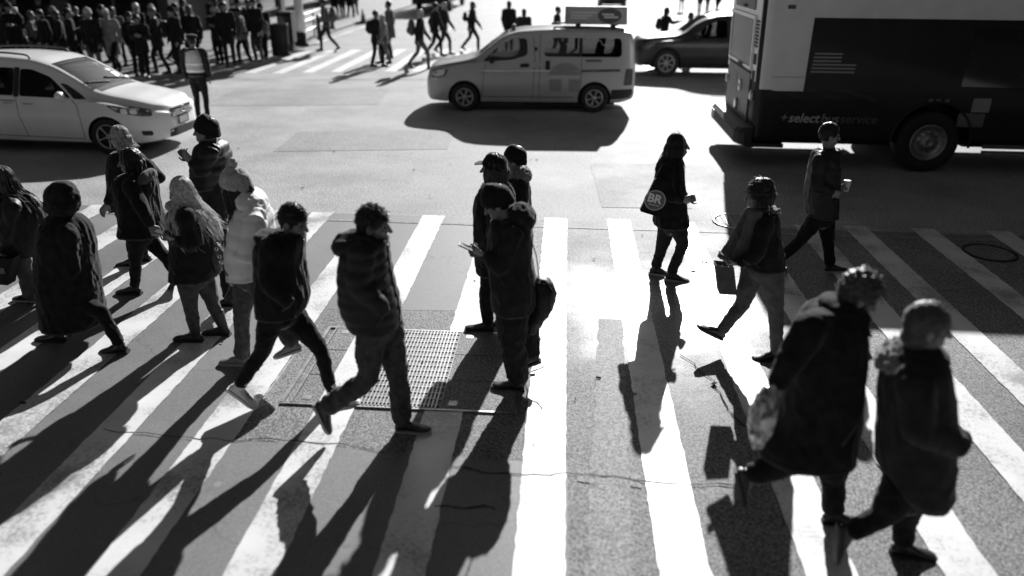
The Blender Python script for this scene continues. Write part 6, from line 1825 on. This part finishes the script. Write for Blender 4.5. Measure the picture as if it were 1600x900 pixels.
for k, (u_, v_, hd, H, ct, lg, ln_, hr, ht, ar, lb) in enumerate(C):
    u_ += rq.uniform(-7, 7); v_ += rq.uniform(-5, 5); hd += rq.uniform(-35, 35); H *= rq.uniform(.93, 1.05)
    if ar == 'down' and k % 4 == 1: ar = ('hips', 'phone')[k % 8 == 1]
    fg = figure(lb, u_, v_, hd, H, ('step', 'stand', 'walk', 'stand', 'step')[k % 5], (1, -1)[k % 2], ct, lg, ln_, hr, ht, pv, G_, (), ar, None, rq.uniform(.86, 1.1))
    if k in (1, 8, 10, 16, 20, 27):
        on_back({1: 'dark backpack on the person in black cap over the minivan roof rail', 8: 'grey backpack right of the palest coat in the crowd', 10: 'dark backpack on the grey-haired person left of the officer', 16: 'grey shoulder bag on the tall person near the newspaper box', 20: 'dark backpack in the second row of the crowd', 27: 'grey shoulder bag in the second row left of the officer'}[k], fg[1], fg[2], M['grey_cloth'] if k in (8, 16, 27) else BN, 'shoulder bag' if k in (16, 27) else 'backpack', 1 if k in (16, 27) else None, .9)

# ---------------------------------------------------------------- street furniture on the corner
c = gnd(472, 72, pv)
t = empty('lamp_post', c, 0, 'pale steel street lamp post with dark base on the left corner pavement', 'lamp post')
pyobj('pole', *lathe([(.001, .5), (.16, .5), (.15, 1.2), (.1, 6.5), (.001, 6.5)], 20, 'Z'), M['white_enamel'], t)
pyobj('base', *lathe([(.001, 0), (.26, 0), (.26, .08), (.2, .14), (.19, .46), (.17, .5), (.001, .5)], 20, 'Z'), M['trim'], t)
pyobj('arm', *tube([V((0, 0, 6.4)), V((.5, -.3, 7.0)), V((1.6, -.9, 7.2))], [.06, .05, .04], 10), M['white_enamel'], t)
pyobj('lamp_head', *ellipsoid((1.9, -1.05, 7.18), AX, (.4, .2, .1), 16, 8), M['trim'], t)
c = gnd(452, 79, pv)
t = empty('newspaper_box', c, 0, 'dark newspaper box standing between the lamp post and the crowd', 'newspaper box')
MB().box((-.25, -.22, .3), (.25, .22, 1.25)).obj('cabinet', M['bus_dark'], t, False, .02)
MB().box((-.2, -.25, .7), (.2, -.222, 1.15)).obj('door', M['dark_glass'], t); MB().box((-.05, -.29, .68), (.05, -.25, .71)).obj('handle', M['steel'], t)
MB().box((-.2, -.15, 0), (.2, .15, .3)).obj('foot', M['trim'], t, False, .01); MB().box((-.26, -.23, 1.25), (.26, .23, 1.31)).obj('lid', M['bus_grey'], t, False, .01)
c = gnd(440, 86, pv)
t = empty('litter_bin', c, 0, 'dark tall litter bin at the kerb left of the newspaper box', 'litter bin')
pyobj('drum', *lathe([(.001, 0), (.3, 0), (.3, .05), (.27, .08), (.3, .95), (.31, 1.0), (.27, 1.0), (.24, .9), (.001, .86)], 22, 'Z'), M['tyre'], t)
for k in range(20):
    a = 2 * math.pi * k / 20
    pyobj('slat', *tube([V((.285 * math.cos(a), .285 * math.sin(a), .08)), V((.315 * math.cos(a), .315 * math.sin(a), .95))], [(.02, .008)] * 2, 6, V((-math.sin(a), math.cos(a), 0)), 1), M['tyre'], t)
for k, (u_, v_) in enumerate(((500, 62), (520, 45))):
    c = gnd(u_, v_, pv)
    t = empty('bollard', c, 0, ('dark bollard at the kerb just right of the street lamp post', 'dark bollard farther up the kerb behind the stepping person')[k], 'bollard')
    pyobj('post', *lathe([(.001, 0), (.13, 0), (.13, .05), (.09, .08), (.09, .85), (.001, .85)], 16, 'Z'), M['trim'], t); pyobj('cap', *ellipsoid((0, 0, .86), AX, (.1, .1, .07), 16, 8), M['steel'], t)
# pedestrian rail by the lamp post
a, b = gnd(478, 66, pv), gnd(505, 52, pv); mid = (a + b) / 2
t = empty('guard_rail', mid, 0, 'low steel guard rail along the kerb beside the street lamp post', 'guard rail')
for z in (.4, .75, 1.0): pyobj('rail', *tube([a - mid + V((0, 0, z)), b - mid + V((0, 0, z))], [.03, .03], 8, sub=1), M['steel'], t)
for k in (0, .5, 1): q = a.lerp(b, k) - mid; pyobj('post', *tube([q, q + V((0, 0, 1.02))], [.035, .035], 8, sub=1), M['steel'], t)
c = gnd(568, 37)
t = empty('traffic_cone', c, 0, 'dark traffic cone standing in the road by the far left kerb', 'traffic cone')
MB().box((-.2, -.2, .0), (.2, .2, .04)).obj('base', M['trim'], t, False, .01)
pyobj('cone', *lathe([(.001, .04), (.15, .04), (.035, .72), (.001, .72)], 20, 'Z'), M['bus_grey'], t); pyobj('band', *lathe([(.094, .42), (.102, .42), (.077, .56), (.07, .56)], 20, 'Z'), M['print_white'], t)

bpy.data.scenes.remove(BENCH)
